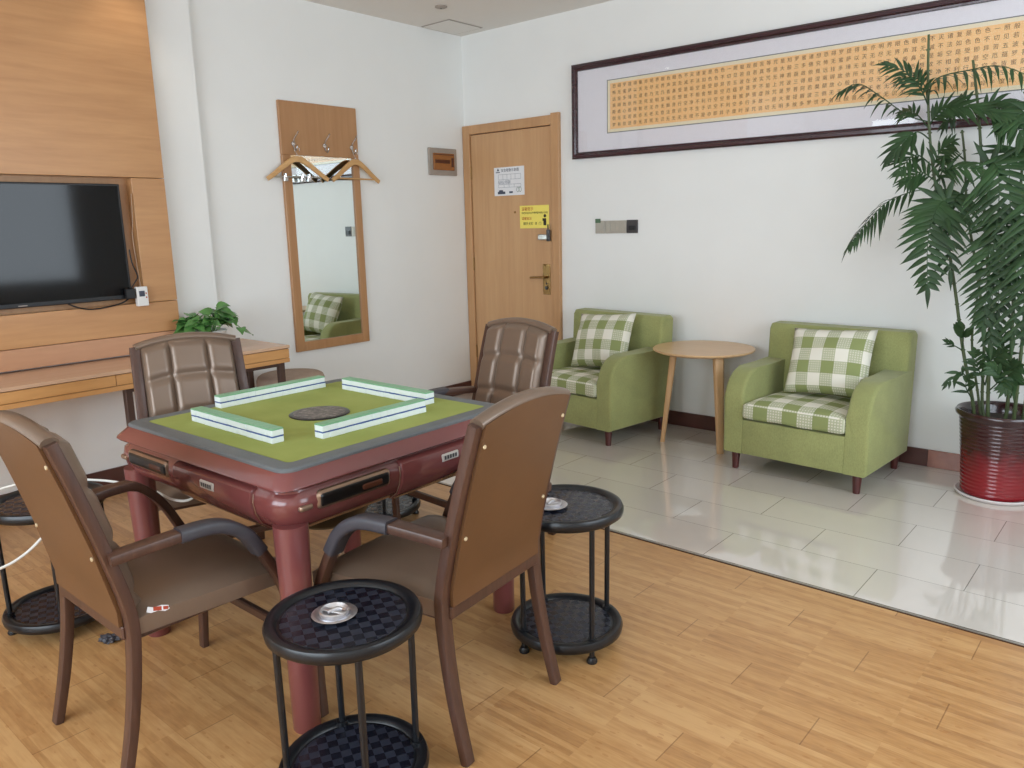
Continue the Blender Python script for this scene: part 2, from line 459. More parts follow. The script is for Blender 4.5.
# ------------------------------------------------------------------ camera (solved from the vanishing points)
def nrm(v): return Vector(v).normalized()
F_PX = 782.0
Xc = -nrm((-413-512, 245-384, F_PX)); Yc = nrm((1200-512, 207-384, F_PX)); Yc = (Yc-Xc*Xc.dot(Yc)).normalized(); Zc = Xc.cross(Yc)
right = Vector((Xc[0], Yc[0], Zc[0])); up = -Vector((Xc[1], Yc[1], Zc[1])); back = -Vector((Xc[2], Yc[2], Zc[2]))
cd = bpy.data.cameras.new('camera'); cam = bpy.data.objects.new('camera', cd); C.objects.link(cam)
cam.matrix_world = Matrix(((right.x, up.x, back.x, 4.414), (right.y, up.y, back.y, -4.597), (right.z, up.z, back.z, 1.36), (0, 0, 0, 1)))
cd.sensor_width = 36; cd.lens = F_PX/1024*36; cd.clip_start = .05
S.camera = cam

# ------------------------------------------------------------------ room shell
XR, YF, H = 5.5, -6.9, 2.76      # right wall, rear wall, ceiling
bm = BM(); box(bm, -.12, XR+.12, YF-.12, -1.835, -.1, 0); struct('floor', bm, M['floor'])
bm = BM(); box(bm, -.12, XR+.12, -1.812, .12, -.1, 0); struct('floor_tiled', bm, M['tiles'])
bm = BM(); box(bm, 0, XR, -1.835, -1.812, -.1, .0015); box(bm, 0, XR, -1.829, -1.819, .0015, .004, .001, 1, 1)
struct('trim_1', bm, [M['gap'], M['threshold']])
bm = BM(); box(bm, -.12, XR+.12, YF-.12, .12, H, H+.1); struct('ceiling', bm, M['ceil'])
bm = BM(); box(bm, -.12, XR+.12, 0, .12, 0, H); struct('wall_back', bm, M['wall'])
bm = BM(); box(bm, -.12, 0, YF, 0, 0, H); box(bm, 0, .05, YF, -2.215, 0, H, 0); struct('wall_left', bm, M['wall'])
def wall_with_hole(name, axis, pos, a0, a1, w0, w1, z0, z1, th):
    bm = BM()
    segs = [(a0, w0, 0, H), (w1, a1, 0, H), (w0, w1, 0, z0), (w0, w1, z1, H)]
    for s0, s1, zz0, zz1 in segs:
        if axis == 'y': box(bm, s0, s1, pos-th, pos, zz0, zz1)
        else: box(bm, pos, pos+th, s0, s1, zz0, zz1)
    return struct(name, bm, M['wall'])
W0, W1, WZ0, WZ1 = .9, 5.0, .55, 2.5
wall_with_hole('wall_front', 'y', YF, -.12, XR+.12, W0, W1, WZ0, WZ1, .12)
RW0, RW1 = -3.6, -.9
wall_with_hole('wall_right', 'x', XR, YF, .12, RW0, RW1, .8, 2.4, .12)
def window(name, axis, a0, a1, z0, z1, pos, n):
    bm = BM(); fw = .05
    def b(u0, u1, zz0, zz1, d0=-.03, d1=.03):
        if axis == 'y': box(bm, u0, u1, pos+d0, pos+d1, zz0, zz1, .004, 1)
        else: box(bm, pos+d0, pos+d1, u0, u1, zz0, zz1, .004, 1)
    b(a0, a1, z0, z0+fw); b(a0, a1, z1-fw, z1)
    for i in range(n+1):
        u = a0+(a1-a0)*i/n; u0 = min(max(u-fw/2, a0), a1-fw); b(u0, u0+fw, z0+fw, z1-fw)
    w = struct(name, bm, M['frame_pvc'])
    bm = BM()
    if axis == 'y': box(bm, a0+.02, a1-.02, pos-.004, pos+.004, z0+.02, z1-.02)
    else: box(bm, pos-.004, pos+.004, a0+.02, a1-.02, z0+.02, z1-.02)
    obj('pane', bm, M['pane'], w)
window('window_1', 'y', W0, W1, WZ0, WZ1, YF-.06, 4)
window('added_side_window', 'x', RW0, RW1, .8, 2.4, XR+.06, 2)  # unseen side window, added to brighten the tiled end and left wall

# baseboards
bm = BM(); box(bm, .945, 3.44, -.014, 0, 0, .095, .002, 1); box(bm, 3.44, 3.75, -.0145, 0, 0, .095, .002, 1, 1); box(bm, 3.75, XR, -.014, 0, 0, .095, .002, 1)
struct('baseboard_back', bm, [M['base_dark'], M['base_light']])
bm = BM(); box(bm, 0, .014, -2.214, -.005, 0, .095, .002, 1); box(bm, .05, .064, YF, -2.214, 0, .095, .002, 1)
struct('baseboard_left', bm, M['base_dark'])

# ------------------------------------------------------------------ entrance door
bm = BM(); fz = 2.102; x0, x1 = .004, .942
box(bm, x0, x0+.072, -.03, 0, 0, fz, .004, 2); box(bm, x1-.072, x1, -.03, 0, 0, fz+.012, .004, 2); box(bm, x0+.072, x1-.072, -.03, 0, 2.035, fz, .004, 2)
dr = struct('door_1', bm, M['oak_frame'])
bm = BM(); box(bm, x0+.077, x1-.077, -.016, -.001, .008, 2.03, .002, 1); obj('door_leaf', bm, M['oak_door'], dr)
bm = BM(); box(bm, x0+.072, x1-.072, -.004, 0, .0, 2.035); obj('shadow_gap', bm, M['gap'], dr)
for z in (.35, 1.75, 1.05):
    bm = BM(); tube(bm, [(x0+.0745, -.021, z-.05), (x0+.0745, -.021, z+.05)], .006, 8); obj('hinge', bm, M['brass'], dr, True)
bm = BM(); box(bm, .778, .846, -.022, -.016, .835, 1.06, .003, 2); hp = obj('lock_plate', bm, M['brass'], dr)
bm = BM(); tube(bm, [(.812, -.02, .965), (.812, -.055, .965), (.805, -.062, .965), (.785, -.065, .965), (.69, -.063, .96)], .008, 10, 4); obj('door_handle', bm, M['brass'], hp, True)
bm = BM(); tube(bm, [(.812, -.022, .885), (.812, -.03, .885)], .013, 14); tube(bm, [(.812, -.022, .918), (.812, -.026, .918)], .006, 10); obj('keyhole', bm, M['dark_pl'], hp, True)
# chain guard / night latch
bm = BM(); box(bm, .742, .842, -.034, -.0165, 1.235, 1.275, .006, 2); nl = obj('night_latch', bm, M['steel'], dr)
bm = BM(); box(bm, .835, .865, -.05, -.033, 1.225, 1.31, .005, 2); tube(bm, [(.85, -.045, 1.31), (.855, -.052, 1.345)], .005, 8); obj('latch_bolt', bm, M['dark_pl'], nl)
bm = BM(); lathe(bm, [(0, 0), (.009, 0), (.008, .004), (0, .005)], 14); xform(bm, Matrix.Translation((.515, -.016, 1.44)) @ Matrix.Rotation(R(90), 4, 'X')); obj('peephole', bm, M['brass'], dr, True)

# notices stuck on the door
n1 = thing('notice', 'white paper evacuation notice taped high on the wooden door', 'notice', (.465, -.017, 1.565))
bm = BM(); box(bm, -.148, .148, -.0012, 0, 0, .208); obj('sheet', bm, M['paper'], n1)
text_mesh('title', '安全疏散示意图', .025, M['paper_ink'], n1, Matrix.Translation((.01, -.0016, .196)) @ FACE_Y, align='CENTER', extrude=.0003)
bm = BM()
def hl(x0, x1, z, w=.0022): box(bm, x0, x1, -.0018, -.0012, z-w/2, z+w/2)
def vl(x, z0, z1, w=.0022): box(bm, x-w/2, x+w/2, -.0018, -.0012, z0, z1)
for z in (.155, .118, .082, .06): hl(-.105, .115, z)
for x in (-.105, -.06, -.02, .02, .06, .115): vl(x, .118, .155); 
for x in (-.105, -.05, 0, .05, .115): vl(x, .06, .082)
obj('floor_plan', bm, M['paper_grey'], n1)
text_mesh('remarks', '紧急出口 请走楼梯\n保持冷静 切勿惊慌', .015, M['paper_grey'], n1, Matrix.Translation((-.11, -.0016, .112)) @ FACE_Y, extrude=.0003, line=.9)
bm = BM(); prism(bm, [(-.115, .012), (-.04, .012), (-.04, .03), (-.06, .03), (-.065, .042), (-.1, .042), (-.105, .03), (-.115, .03)], 'y', -.0018, -.0012); obj('legend', bm, M['paper_ink'], n1)
bm = BM(); box(bm, .0, .035, -.0018, -.0012, .016, .03); obj('legend', bm, M['paper_ink'], n1)
bm = BM()
for cx, cz in ((.085, .04), (.108, .04)):
    for k in range(16):
        a = 2*PI*k/16; a2 = 2*PI*(k+1)/16
        tube(bm, [(cx+.011*math.cos(a), -.0018, cz+.017*math.sin(a)), (cx+.011*math.cos(a2), -.0018, cz+.017*math.sin(a2))], .0016, 4)
obj('stamp', bm, M['sticker'], n1)
bm = BM(); prism(bm, [(-.12, .182), (-.108, .204), (-.096, .182)], 'y', -.0018, -.0012); hl(-.13, -.09, .172, .006); obj('emblem', bm, M['paper_ink'], n1)

n2 = thing('notice', 'small yellow sticker with red headings above the night latch', 'notice', (.702, -.017, 1.32))
bm = BM(); box(bm, -.138, .138, -.0012, 0, 0, .165, .0004, 1); obj('sheet', bm, M['yellow'], n2)
text_mesh('heading', '温馨提示', .028, M['red_ink'], n2, Matrix.Translation((-.12, -.0016, .153)) @ FACE_Y, extrude=.0003)
text_mesh('body_text', '请勿在室内大声喧哗影响他人休息', .0165, M['dark_ink'], n2, Matrix.Translation((-.12, -.0016, .119)) @ FACE_Y, extrude=.0003)
text_mesh('heading', '温馨提示', .024, M['red_ink'], n2, Matrix.Translation((-.12, -.0016, .082)) @ FACE_Y, extrude=.0003)
text_mesh('body_text', '随手关灯  关  门', .024, M['dark_ink'], n2, Matrix.Translation((-.105, -.0016, .045)) @ FACE_Y, extrude=.0003)
bm = BM(); lathe(bm, [(0, 0), (.012, 0), (.012, .0006), (0, .0006)], 14); xform(bm, Matrix.Translation((.1, -.0012, .088)) @ Matrix.Rotation(R(90), 4, 'X'))
box(bm, .086, .112, -.0018, -.0012, .02, .07); box(bm, .078, .09, -.0018, -.0012, .052, .07); obj('pictogram', bm, M['dark_ink'], n2)

# ------------------------------------------------------------------ switches by the door
sw = thing('switch_panel', 'row of champagne wall switches ending in a dark card slot beside the door', 'switch', (1.24, -.0005, 1.276))
bm = BM(); box(bm, 0, .078, -.009, 0, 0, .086, .003, 2); p = obj('switch_plate', bm, M['beige_pl'], sw)
bm = BM(); box(bm, .014, .064, -.012, -.009, .014, .072, .002, 1); obj('rocker', bm, M['beige_pl'], p)
bm = BM(); box(bm, .081, .252, -.009, 0, 0, .086, .003, 2); p = obj('switch_plate', bm, M['beige_pl'], sw)
for k in range(4):
    bm = BM(); box(bm, .09+k*.039, .126+k*.039, -.012, -.009, .012, .074, .002, 1); obj('rocker', bm, M['beige_pl'], p)
bm = BM(); box(bm, .255, .341, -.010, 0, 0, .088, .003, 2); p = obj('card_slot', bm, M['dark_pl'], sw); p['label'] = 'dark card slot plate'
bm = BM(); box(bm, .272, .324, -.018, -.010, .02, .05, .002, 1); obj('card_holder', bm, M['black'], p)
bm = BM(); box(bm, .002, .044, -.0135, -.009, .072, .1, .001, 1); obj('sticker', bm, M['sticker'], sw)['label'] = 'green sticker'

# electrical box on the left wall
eb = thing('fuse_box', 'small grey fuse box with brown smoked cover on the wall next to the door', 'fuse box', (.0005, -.258, 1.828))
bm = BM(); box(bm, 0, .018, -.147, .147, -.1, .1, .006, 2); obj('frame', bm, M['box_grey'], eb)
bm = BM(); box(bm, .018, .028, -.11, .11, -.062, .062, .004, 2); cv = obj('cover', bm, M['smoke'], eb)
bm = BM(); box(bm, .028, .0295, -.095, .06, -.012, .014); box(bm, .028, .0295, -.108, .1, .048, .054); obj('breaker_row', bm, M['smoke_dark'], cv)
bm = BM(); box(bm, .028, .034, .076, .096, -.035, .03, .002, 1); obj('latch', bm, M['smoke_dark'], cv)

# ------------------------------------------------------------------ long framed calligraphy
PX0, PX1, PZ0, PZ1 = 1.058, 4.9, 1.785, 2.402
pic = thing('framed_calligraphy', 'very long dark framed orange calligraphy scroll hanging high on the white wall', 'picture', (PX0, -.006, PZ0))
pic.rotation_euler = (R(.6), R(.22), 0)
PW, PH = PX1-PX0, PZ1-PZ0
prof = [(0, 0), (0, .022), (.010, .03), (.026, .03), (.033, .022), (.042, .02), (.045, .008), (.045, 0)]
def frame_ring(w, h, prof):
    bm = BM(); rings = []
    for sx, sz in ((0, 0), (1, 0), (1, 1), (0, 1)):
        rings.append([bm.verts.new((sx*w+(1 if sx == 0 else -1)*d, -t, sz*h+(1 if sz == 0 else -1)*d)) for d, t in prof])
    for a in range(4):
        A, B = rings[a], rings[(a+1) % 4]
        for i in range(len(prof)):
            j = (i+1) % len(prof); bm.faces.new((A[i], A[j], B[j], B[i]))
    return bm
obj('frame', frame_ring(PW, PH, prof), M['frame_dark'], pic)
bm = BM(); box(bm, .03, PW-.03, -.008, -.001, .03, PH-.03); obj('silk_mat', bm, M['mat'], pic)
sx0, sz0, sz1 = .308, .176, .464
bm = BM(); box(bm, sx0-.02, PW-sx0+.02, -.0095, -.008, sz0-.02, sz1+.02)
bd = obj('scroll_border', bm, M['cream'], pic)
bm = BM(); box(bm, sx0-.026, PW-sx0+.026, -.0088, -.008, sz0-.025, sz1+.025); obj('border_line', bm, M['rim'], pic)
bm = BM(); box(bm, sx0, PW-sx0, -.0105, -.0095, sz0, sz1); obj('scroll', bm, M['orange'], pic)
sutra = '观自在菩萨行深般若波罗蜜多时照见五蕴皆空度一切苦厄舍利子色不异空空不异色色即是空空即是色受想行识亦复如是舍利子是诸法空相不生不灭不垢不净不增不减是故空中无色无受想行识无眼耳鼻舌身意无色声香味触法无眼界乃至无意识界无无明亦无无明尽乃至无老死亦无老死尽无苦集灭道无智亦无得以无所得故菩提萨埵依般若波罗蜜多故心无挂碍无挂碍故无有恐怖远离颠倒梦想究竟涅槃三世诸佛依般若波罗蜜多故得阿耨多罗三藐三菩提故知般若波罗蜜多是大神咒是大明咒是无上咒是无等等咒能除一切苦真实不虚故说般若波罗蜜多咒'
rows, pitch = 7, .0462
ncol = int((PW-2*sx0-.02)/.0545)
grid = [['　']*ncol for _ in range(rows)]
k = 0
for c_ in range(ncol-1, -1, -1):
    for r_ in range(rows):
        grid[r_][c_] = sutra[k % len(sutra)]; k += 1
for r_ in range(rows):
    text_mesh('calligraphy_line', ''.join(grid[r_]), .0265, M['ink'], pic,
              Matrix.Translation((sx0+.018, -.0107, sz1-.008-r_*.0404)) @ FACE_Y, extrude=.0002, space=2.05)
bm = BM(); box(bm, .045, PW-.045, -.0145, -.0125, .045, PH-.045); obj('glass', bm, M['pane'], pic)

# ------------------------------------------------------------------ ceiling
hatch = thing('access_hatch', 'square access hatch flush in the ceiling corner', 'hatch', (.165, -.262, H-.001))
bm = BM(); box(bm, -.13, .13, -.16, .16, -.006, 0, .001, 1); obj('hatch_panel', bm, M['ceil'], hatch)
bm = BM(); box(bm, -.142, .142, -.172, .172, -.003, 0, 0, 1); obj('hatch_edge', bm, M['box_grey'], hatch)
sd = thing('smoke_detector', 'small grey round detector on the ceiling', 'detector', (.50, -.70, H-.001))
bm = BM(); lathe(bm, [(0, 0), (.04, 0), (.04, -.006), (.03, -.010), (.012, -.012), (0, -.012)], 24); obj('housing', bm, M['box_grey'], sd, True)
bm = BM(); lathe(bm, [(0, -.012), (.006, -.012), (.006, -.015), (0, -.015)], 12); obj('indicator', bm, M['dark_pl'], sd, True)
dl = thing('downlight', 'small round recessed downlight in the ceiling near the wood panelling', 'lamp', (.32, -2.62, H-.001))
bm = BM(); lathe(bm, [(.036, -.001), (.05, -.001), (.05, -.008), (.036, -.008), (.036, -.001)], 24); obj('trim_ring', bm, M['white_pl'], dl, True)
bm = BM(); lathe(bm, [(0, -.002), (.035, -.002), (.035, -.005), (0, -.005)], 24); obj('bulb', bm, M['lamp_on'], dl)

# ------------------------------------------------------------------ wood panelling with TV recess
pn = thing('wall_panelling', 'tall honey coloured wood panelling around the television', 'panelling', (0, 0, 0))
PXF = .12; PY1 = -2.49; PY0 = -4.9; RY1, RY0 = -2.672, -3.93; RZ0, RZ1 = .982, 1.642
def pboard(nm, y0, y1, z0, z1):
    bm = BM(); box(bm, .0515, PXF, y0+.0012, y1-.0012, z0+.0015, z1-.0015, .0015, 1); return obj(nm, bm, M['panel'], pn)
pboard('upper_panel', PY0, PY1, RZ1, H)
pboard('side_panel', RY1, PY1, RZ0, RZ1); pboard('side_panel', PY0, RY0, RZ0, RZ1)
pboard('lower_panel', PY0, PY1, .815, RZ0)
bm = BM(); box(bm, .0515, PXF-.004, PY0+.0012, PY1-.0012, .711, .8135, .0015, 1); obj('base_panel', bm, M['panel_pink'], pn)
bm = BM(); box(bm, .0512, .056, PY0+.002, PY1-.002, .712, H-.002); obj('backing_panel', bm, M['mirror_wood'], pn)

# television
tv = thing('television', 'black flat television set into the wood panelling', 'television', (.0, -3.262, 1.01))
bm = BM(); box(bm, .066, .112, -.53, .53, 0, .598, .004, 2); obj('casing', bm, M['black'], tv)
bm = BM(); box(bm, .112, .1135, -.518, .518, .022, .588); obj('screen', bm, M['screen'], tv)
bm = BM(); box(bm, .112, .1132, -.02, .02, .007, .012, 0); obj('logo', bm, M['box_grey'], tv)
bm = BM(); box(bm, .0565, .0659, -.12, .12, .2, .4); obj('wall_mount', bm, M['black'], tv)

# white socket box, adapter and leads
sb = thing('socket_box', 'white socket box fixed on the panelling at the lower corner of the television', 'socket', (PXF+.0005, -2.694, 1.02))
bm = BM(); box(bm, 0, .03, -.03, .03, -.052, .052, .004, 2); obj('housing', bm, M['white_pl'], sb)
bm = BM(); box(bm, .03, .0312, -.018, .012, .0, .03, .0005, 1); obj('display', bm, M['paper_ink'], sb)
bm = BM(); box(bm, .03, .0312, .016, .022, .012, .02); box(bm, .03, .0312, .016, .022, -.01, -.002); obj('indicator', bm, M['red_ink'], sb)
ad = thing('power_adapter', 'black power adapter plugged in between television and white socket box', 'adapter', (PXF+.0005, -2.752, 1.04))
bm = BM(); box(bm, 0, .03, -.026, .022, -.028, .026, .004, 2); obj('housing', bm, M['black'], ad)
bm = BM(); box(bm, .008, .016, .022, .0275, -.01, .01); obj('pin', bm, M['brass'], ad)
bm = BM(); tube(bm, [(.125, -2.76, 1.012), (.128, -2.80, .992), (.13, -2.88, .978), (.13, -2.96, .975), (.126, -3.02, .99), (.118, -3.06, 1.012)], .004, 8, 6)
tag(obj('power_lead', bm, M['black'], smooth=True), 'black lead looping under the television bottom edge', 'cable')
bm = BM(); tube(bm, [(.13, -2.742, 1.067), (.128, -2.715, 1.10), (.128, -2.70, 1.13), (.126, -2.72, 1.2), (.124, -2.725, 1.27)], .0035, 8, 6)
tag(obj('television_lead', bm, M['black'], smooth=True), 'short black lead rising beside the television right edge', 'cable')
bm = BM(); tube(bm, [(.127, -2.69, 1.073), (.126, -2.696, 1.2), (.1245, -2.70, 1.34), (.124, -2.69, 1.42), (.123, -2.68, 1.56)], .0025, 8, 6)
tag(obj('thin_lead', bm, M['gold'], smooth=True), 'thin pale lead running up the panelling from the white socket box', 'cable')

# ------------------------------------------------------------------ desk along the wall
dk = thing('wall_desk', 'long honey coloured writing desk under the television', 'desk', (0, 0, 0))
DY0, DY1 = -4.9, -2.048
bm = BM(); prism(bm, [(.0665, DY0), (.51, DY0), (.51, DY1), (.0015, DY1), (.0015, -2.212), (.0665, -2.212)], 'z', .683, .70, .0015, seg=1); obj('desktop', bm, M['desk_top'], dk)
bm = BM(); box(bm, .07, .498, DY0+.01, DY1-.004, .604, .6825, .002, 1); obj('drawer_case', bm, M['desk'], dk)
edges = [DY0+.01, -3.95, -3.03, DY1-.004]
for a, b in zip(edges, edges[1:]):
    bm = BM(); box(bm, .498, .509, a+.0015, b-.0015, .628, .6795, .001, 1); obj('drawer', bm, M['desk'], dk)
bm = BM(); box(bm, .498, .509, DY0+.01, DY1-.004, .602, .6255, .001, 1); obj('apron', bm, M['desk'], dk)
bm = BM(); box(bm, .495, .4985, DY0+.012, DY1-.006, .606, .681); obj('drawer_gap', bm, M['gap'], dk)
for yy in (-2.088, -2.965, -3.9):
    for xx in ((.445, .10) if yy > -2.5 else (.445,)):
        bm = BM(); box(bm, xx, xx+.036, yy-.018, yy+.018, .0, .603, .003, 1); obj('leg', bm, M['desk_leg'], dk)
    if yy > -2.5:
        bm = BM(); box(bm, .136, .445, yy-.012, yy+.012, .572, .603, .002, 1); obj('cross_rail', bm, M['desk_leg'], dk)
bm = BM(); box(bm, .45, .475, -2.947, -2.106, .578, .603, .002, 1); obj('front_rail', bm, M['desk_leg'], dk)

# round stool under the right end of the desk
ot = thing('round_ottoman', 'low round beige ottoman half under the right end of the desk', 'ottoman', (.27, -1.90, 0))
bm = BM(); lathe(bm, [(0, .38), (.185, .38), (.198, .385), (.205, .40), (.205, .45), (.196, .472), (.18, .482), (0, .488)], 40); obj('seat', bm, M['ottoman'], ot, 50)
bm = BM(); lathe(bm, [(0, .03), (.18, .03), (.192, .04), (.19, .38), (0, .38)], 40); obj('base', bm, M['ottoman'], ot, 50)
for k in range(4):
    a = PI/4+k*PI/2
    bm = BM(); lathe(bm, [(0, 0), (.014, 0), (.018, .03), (0, .03)], 12, (.15*math.cos(a), .15*math.sin(a), 0)); obj('foot', bm, M['desk_leg'], ot)

# pothos on the desk
po = thing('potted_pothos', 'small leafy green plant in a white bowl on the desk', 'plant', (.24, -2.385, .7005))
bm = BM(); lathe(bm, [(0, 0), (.05, 0), (.075, .03), (.085, .075), (.09, .08), (.084, .084), (.078, .075), (0, .066)], 28); obj('pot', bm, M['pot_white'], po, 50)
def leaf_blade(bm, base, d, nrm_, L, W, n=6, droop=.3, heart=True):
    d = Vector(d).normalized(); nv = Vector(nrm_); s = d.cross(nv)
    if s.length < 1e-3: s = d.cross(Vector((1, 0, 0)))
    s.normalize(); nv = s.cross(d).normalized()
    prev = None
    p = Vector(base)
    for i in range(n+1):
        t = i/n
        w = W*(math.sin(PI*min(1, (t*.9+.1)**.62)) if heart else math.sin(PI*min(.999, t*.97+.03)**.8))
        if i == n: w = .0005
        c = p+d*(L*t)-Vector((0, 0, 1))*(droop*L*t*t)
        row = [bm.verts.new(c-s*w+nv*w*.25), bm.verts.new(c), bm.verts.new(c+s*w+nv*w*.25)]
        if prev:
            for a in range(2): bm.faces.new((prev[a], prev[a+1], row[a+1], row[a]))
        prev = row
po.scale = (1.0, 1.12, 1.28)
rnd = random.Random(3)
for k in range(14):
    bm = BM(); a = 2*PI*k/14+rnd.uniform(-.2, .2); rr = rnd.uniform(.03, .17) if k % 2 else rnd.uniform(.1, .2)
    tip = Vector((rr*.62*math.cos(a), rr*math.sin(a), .10+rnd.uniform(0, .1)-rr*.25))
    b0 = Vector((.02*math.cos(a), .02*math.sin(a), .07))
    mid = (b0+tip)/2+Vector((0, 0, .05))
    pts = catmull([b0, mid, tip], 5); tube(bm, pts, .0022, 6)
    for q in range(5):
        t = .35+.65*q/4; i = min(int(t*(len(pts)-1)), len(pts)-1)
        aa = a+rnd.uniform(-1.5, 1.5)
        dd = Vector((math.cos(aa), math.sin(aa), rnd.uniform(-.3, .6)))
        leaf_blade(bm, pts[i], dd, (rnd.uniform(-.4, .4)+.4, rnd.uniform(-.5, .1), 1), rnd.uniform(.055, .085), rnd.uniform(.025, .036), 5, .35)
    obj('trailing_stem', bm, M['pothos'], po, 60)

# ------------------------------------------------------------------ mirror board with coat hooks
MY0, MY1, MZ0, MZ1 = -1.672, -1.068, .560, 2.142
mb = thing('wall_mirror', 'tall wood framed mirror with a hook board hanging on the white wall', 'mirror', (.0005, 0, 0))
bm = BM(); box(bm, 0, .02, MY0, MY1, 1.815, MZ1, .003, 1); obj('hook_board', bm, M['mirror_wood'], mb)
bm = BM(); box(bm, 0, .024, MY0, MY0+.062, MZ0, 1.8145, .003, 1); box(bm, 0, .024, MY1-.056, MY1, MZ0, 1.8145, .003, 1); box(bm, 0, .024, MY0+.062, MY1-.056, MZ0, MZ0+.062, .003, 1)
obj('frame', bm, M['mirror_wood'], mb)
bm = BM(); box(bm, .002, .012, MY0+.06, MY1-.054, MZ0+.06, 1.8148); obj('mirror_glass', bm, M['mirror'], mb)
hook_y = (-1.585, -1.345, -1.125)
for y in hook_y:
    bm = BM(); lathe(bm, [(0, 0), (.015, 0), (.013, .006), (0, .008)], 16); xform(bm, Matrix.Translation((.02, y, 1.885)) @ Matrix.Rotation(R(90), 4, 'Y'))
    tube(bm, [(.025, y, 1.89), (.04, y, 1.915), (.062, y+.006, 1.94), (.07, y+.008, 1.95)], .0045, 8, 4)
    lathe(bm, [(0, -.008), (.008, 0), (0, .008)], 10, (.071, y+.008, 1.953))
    tube(bm, [(.024, y, 1.88), (.03, y, 1.855), (.046, y, 1.842), (.06, y, 1.85), (.064, y, 1.865)], .0045, 8, 4)
    lathe(bm, [(0, -.007), (.007, 0), (0, .007)], 10, (.064, y, 1.869))
    obj('coat_hook', bm, M['chrome'], mb, 60)

def hanger(y, yaw, label, clips):
    h = thing('coat_hanger', label, 'hanger', (.054, y, 1.8505), yaw, 'wooden hangers on the mirror board hooks')
    # origin: where the wire rests in the hook; local y along the shoulders
    bm = BM(); tube(bm, [(0, .02, -.014), (0, .018, .004), (0, .0, .0075), (0, -.014, -.008), (0, -.008, -.022), (0, 0, -.034), (0, 0, -.06)], .0022, 8, 5); obj('wire_hook', bm, M['chrome'], h, True)
    bm = BM()
    for s in (-1, 1):
        pts = catmull([(0, s*-.004, -.062), (0, s*.03, -.067), (0, s*.09, -.103), (0, s*.155, -.150), (0, s*.212, -.187)], 5)
        sweep(bm, pts, rrect(.036, .02, .006, 3), up=Vector((1, 0, 0)), scale=lambda t: 1.1-.38*t)
    obj('shoulder', bm, M['hang_wood'], h, 50)
    bm = BM(); tube(bm, [(0, -.195, -.172), (0, .195, -.172)], .0055, 10); obj('trouser_bar', bm, M['hang_wood'] if not clips else M['steel'], h, True)
    if clips:
        for yy in (-.09, .03, .075):
            bm = BM(); box(bm, -.012, .012, yy-.014, yy+.014, -.2, -.164, .003, 1); box(bm, -.016, .016, yy-.006, yy+.006, -.178, -.15, .003, 1); obj('clip', bm, M['chrome'], h)
hanger(-1.585, R(-6), 'wooden hanger with metal clips on the hook nearest the television', True)
hanger(-1.125, R(5), 'plain wooden hanger on the hook nearest the door', False)

# ------------------------------------------------------------------ mahjong table
TX, TY, TR = 2.262, -3.098, R(1.0)
tb = thing('mahjong_table', 'burgundy automatic mahjong table with green felt top', 'table', (TX, TY, 0), TR)
def rsq(h, r, n=6, z=0):
    o = []
    for sx, sy, a0 in ((1, 1, 0), (-1, 1, 90), (-1, -1, 180), (1, -1, 270)):
        for k in range(n+1):
            a = R(a0+90*k/n); o.append(Vector((sx*(h-r)+r*math.cos(a), sy*(h-r)+r*math.sin(a), z)))
    return o
def loft(bm, levels, cap0=True, cap1=True, mi=0):
    rings = [[bm.verts.new(p) for p in rsq(h, r, 6, z)] for h, r, z in levels]
    n = len(rings[0])
    for a, b in zip(rings, rings[1:]):
        for i in range(n): f = bm.faces.new((a[i], a[(i+1) % n], b[(i+1) % n], b[i])); f.material_index = mi
    if cap0: bm.faces.new(rings[0][::-1])
    if cap1: bm.faces.new(rings[-1])
bm = BM(); loft(bm, [(.472, .05, .700), (.478, .05, .706), (.476, .05, .712), (.446, .04, .742)]); obj('top_frame', bm, M['pvc'], tb, 35)
bm = BM(); loft(bm, [(.446, .04, .7421), (.446, .04, .748), (.442, .037, .752), (.400, .02, .7545), (.393, .015, .7515), (.393, .015, .7421)]); obj('edge_strip', bm, M['rim'], tb, 35)
bm = BM(); loft(bm, [(.3925, .015, .7425), (.3925, .015, .7522)]); obj('felt', bm, M['felt'], tb)
bm = BM(); loft(bm, [(.40, .05, .565), (.425, .06, .572), (.45, .07, .592), (.468, .08, .622), (.474, .08, .655), (.470, .08, .678), (.458, .07, .686), (.455, .06, .6995)]); body = obj('body', bm, M['pvc'], tb, 50)
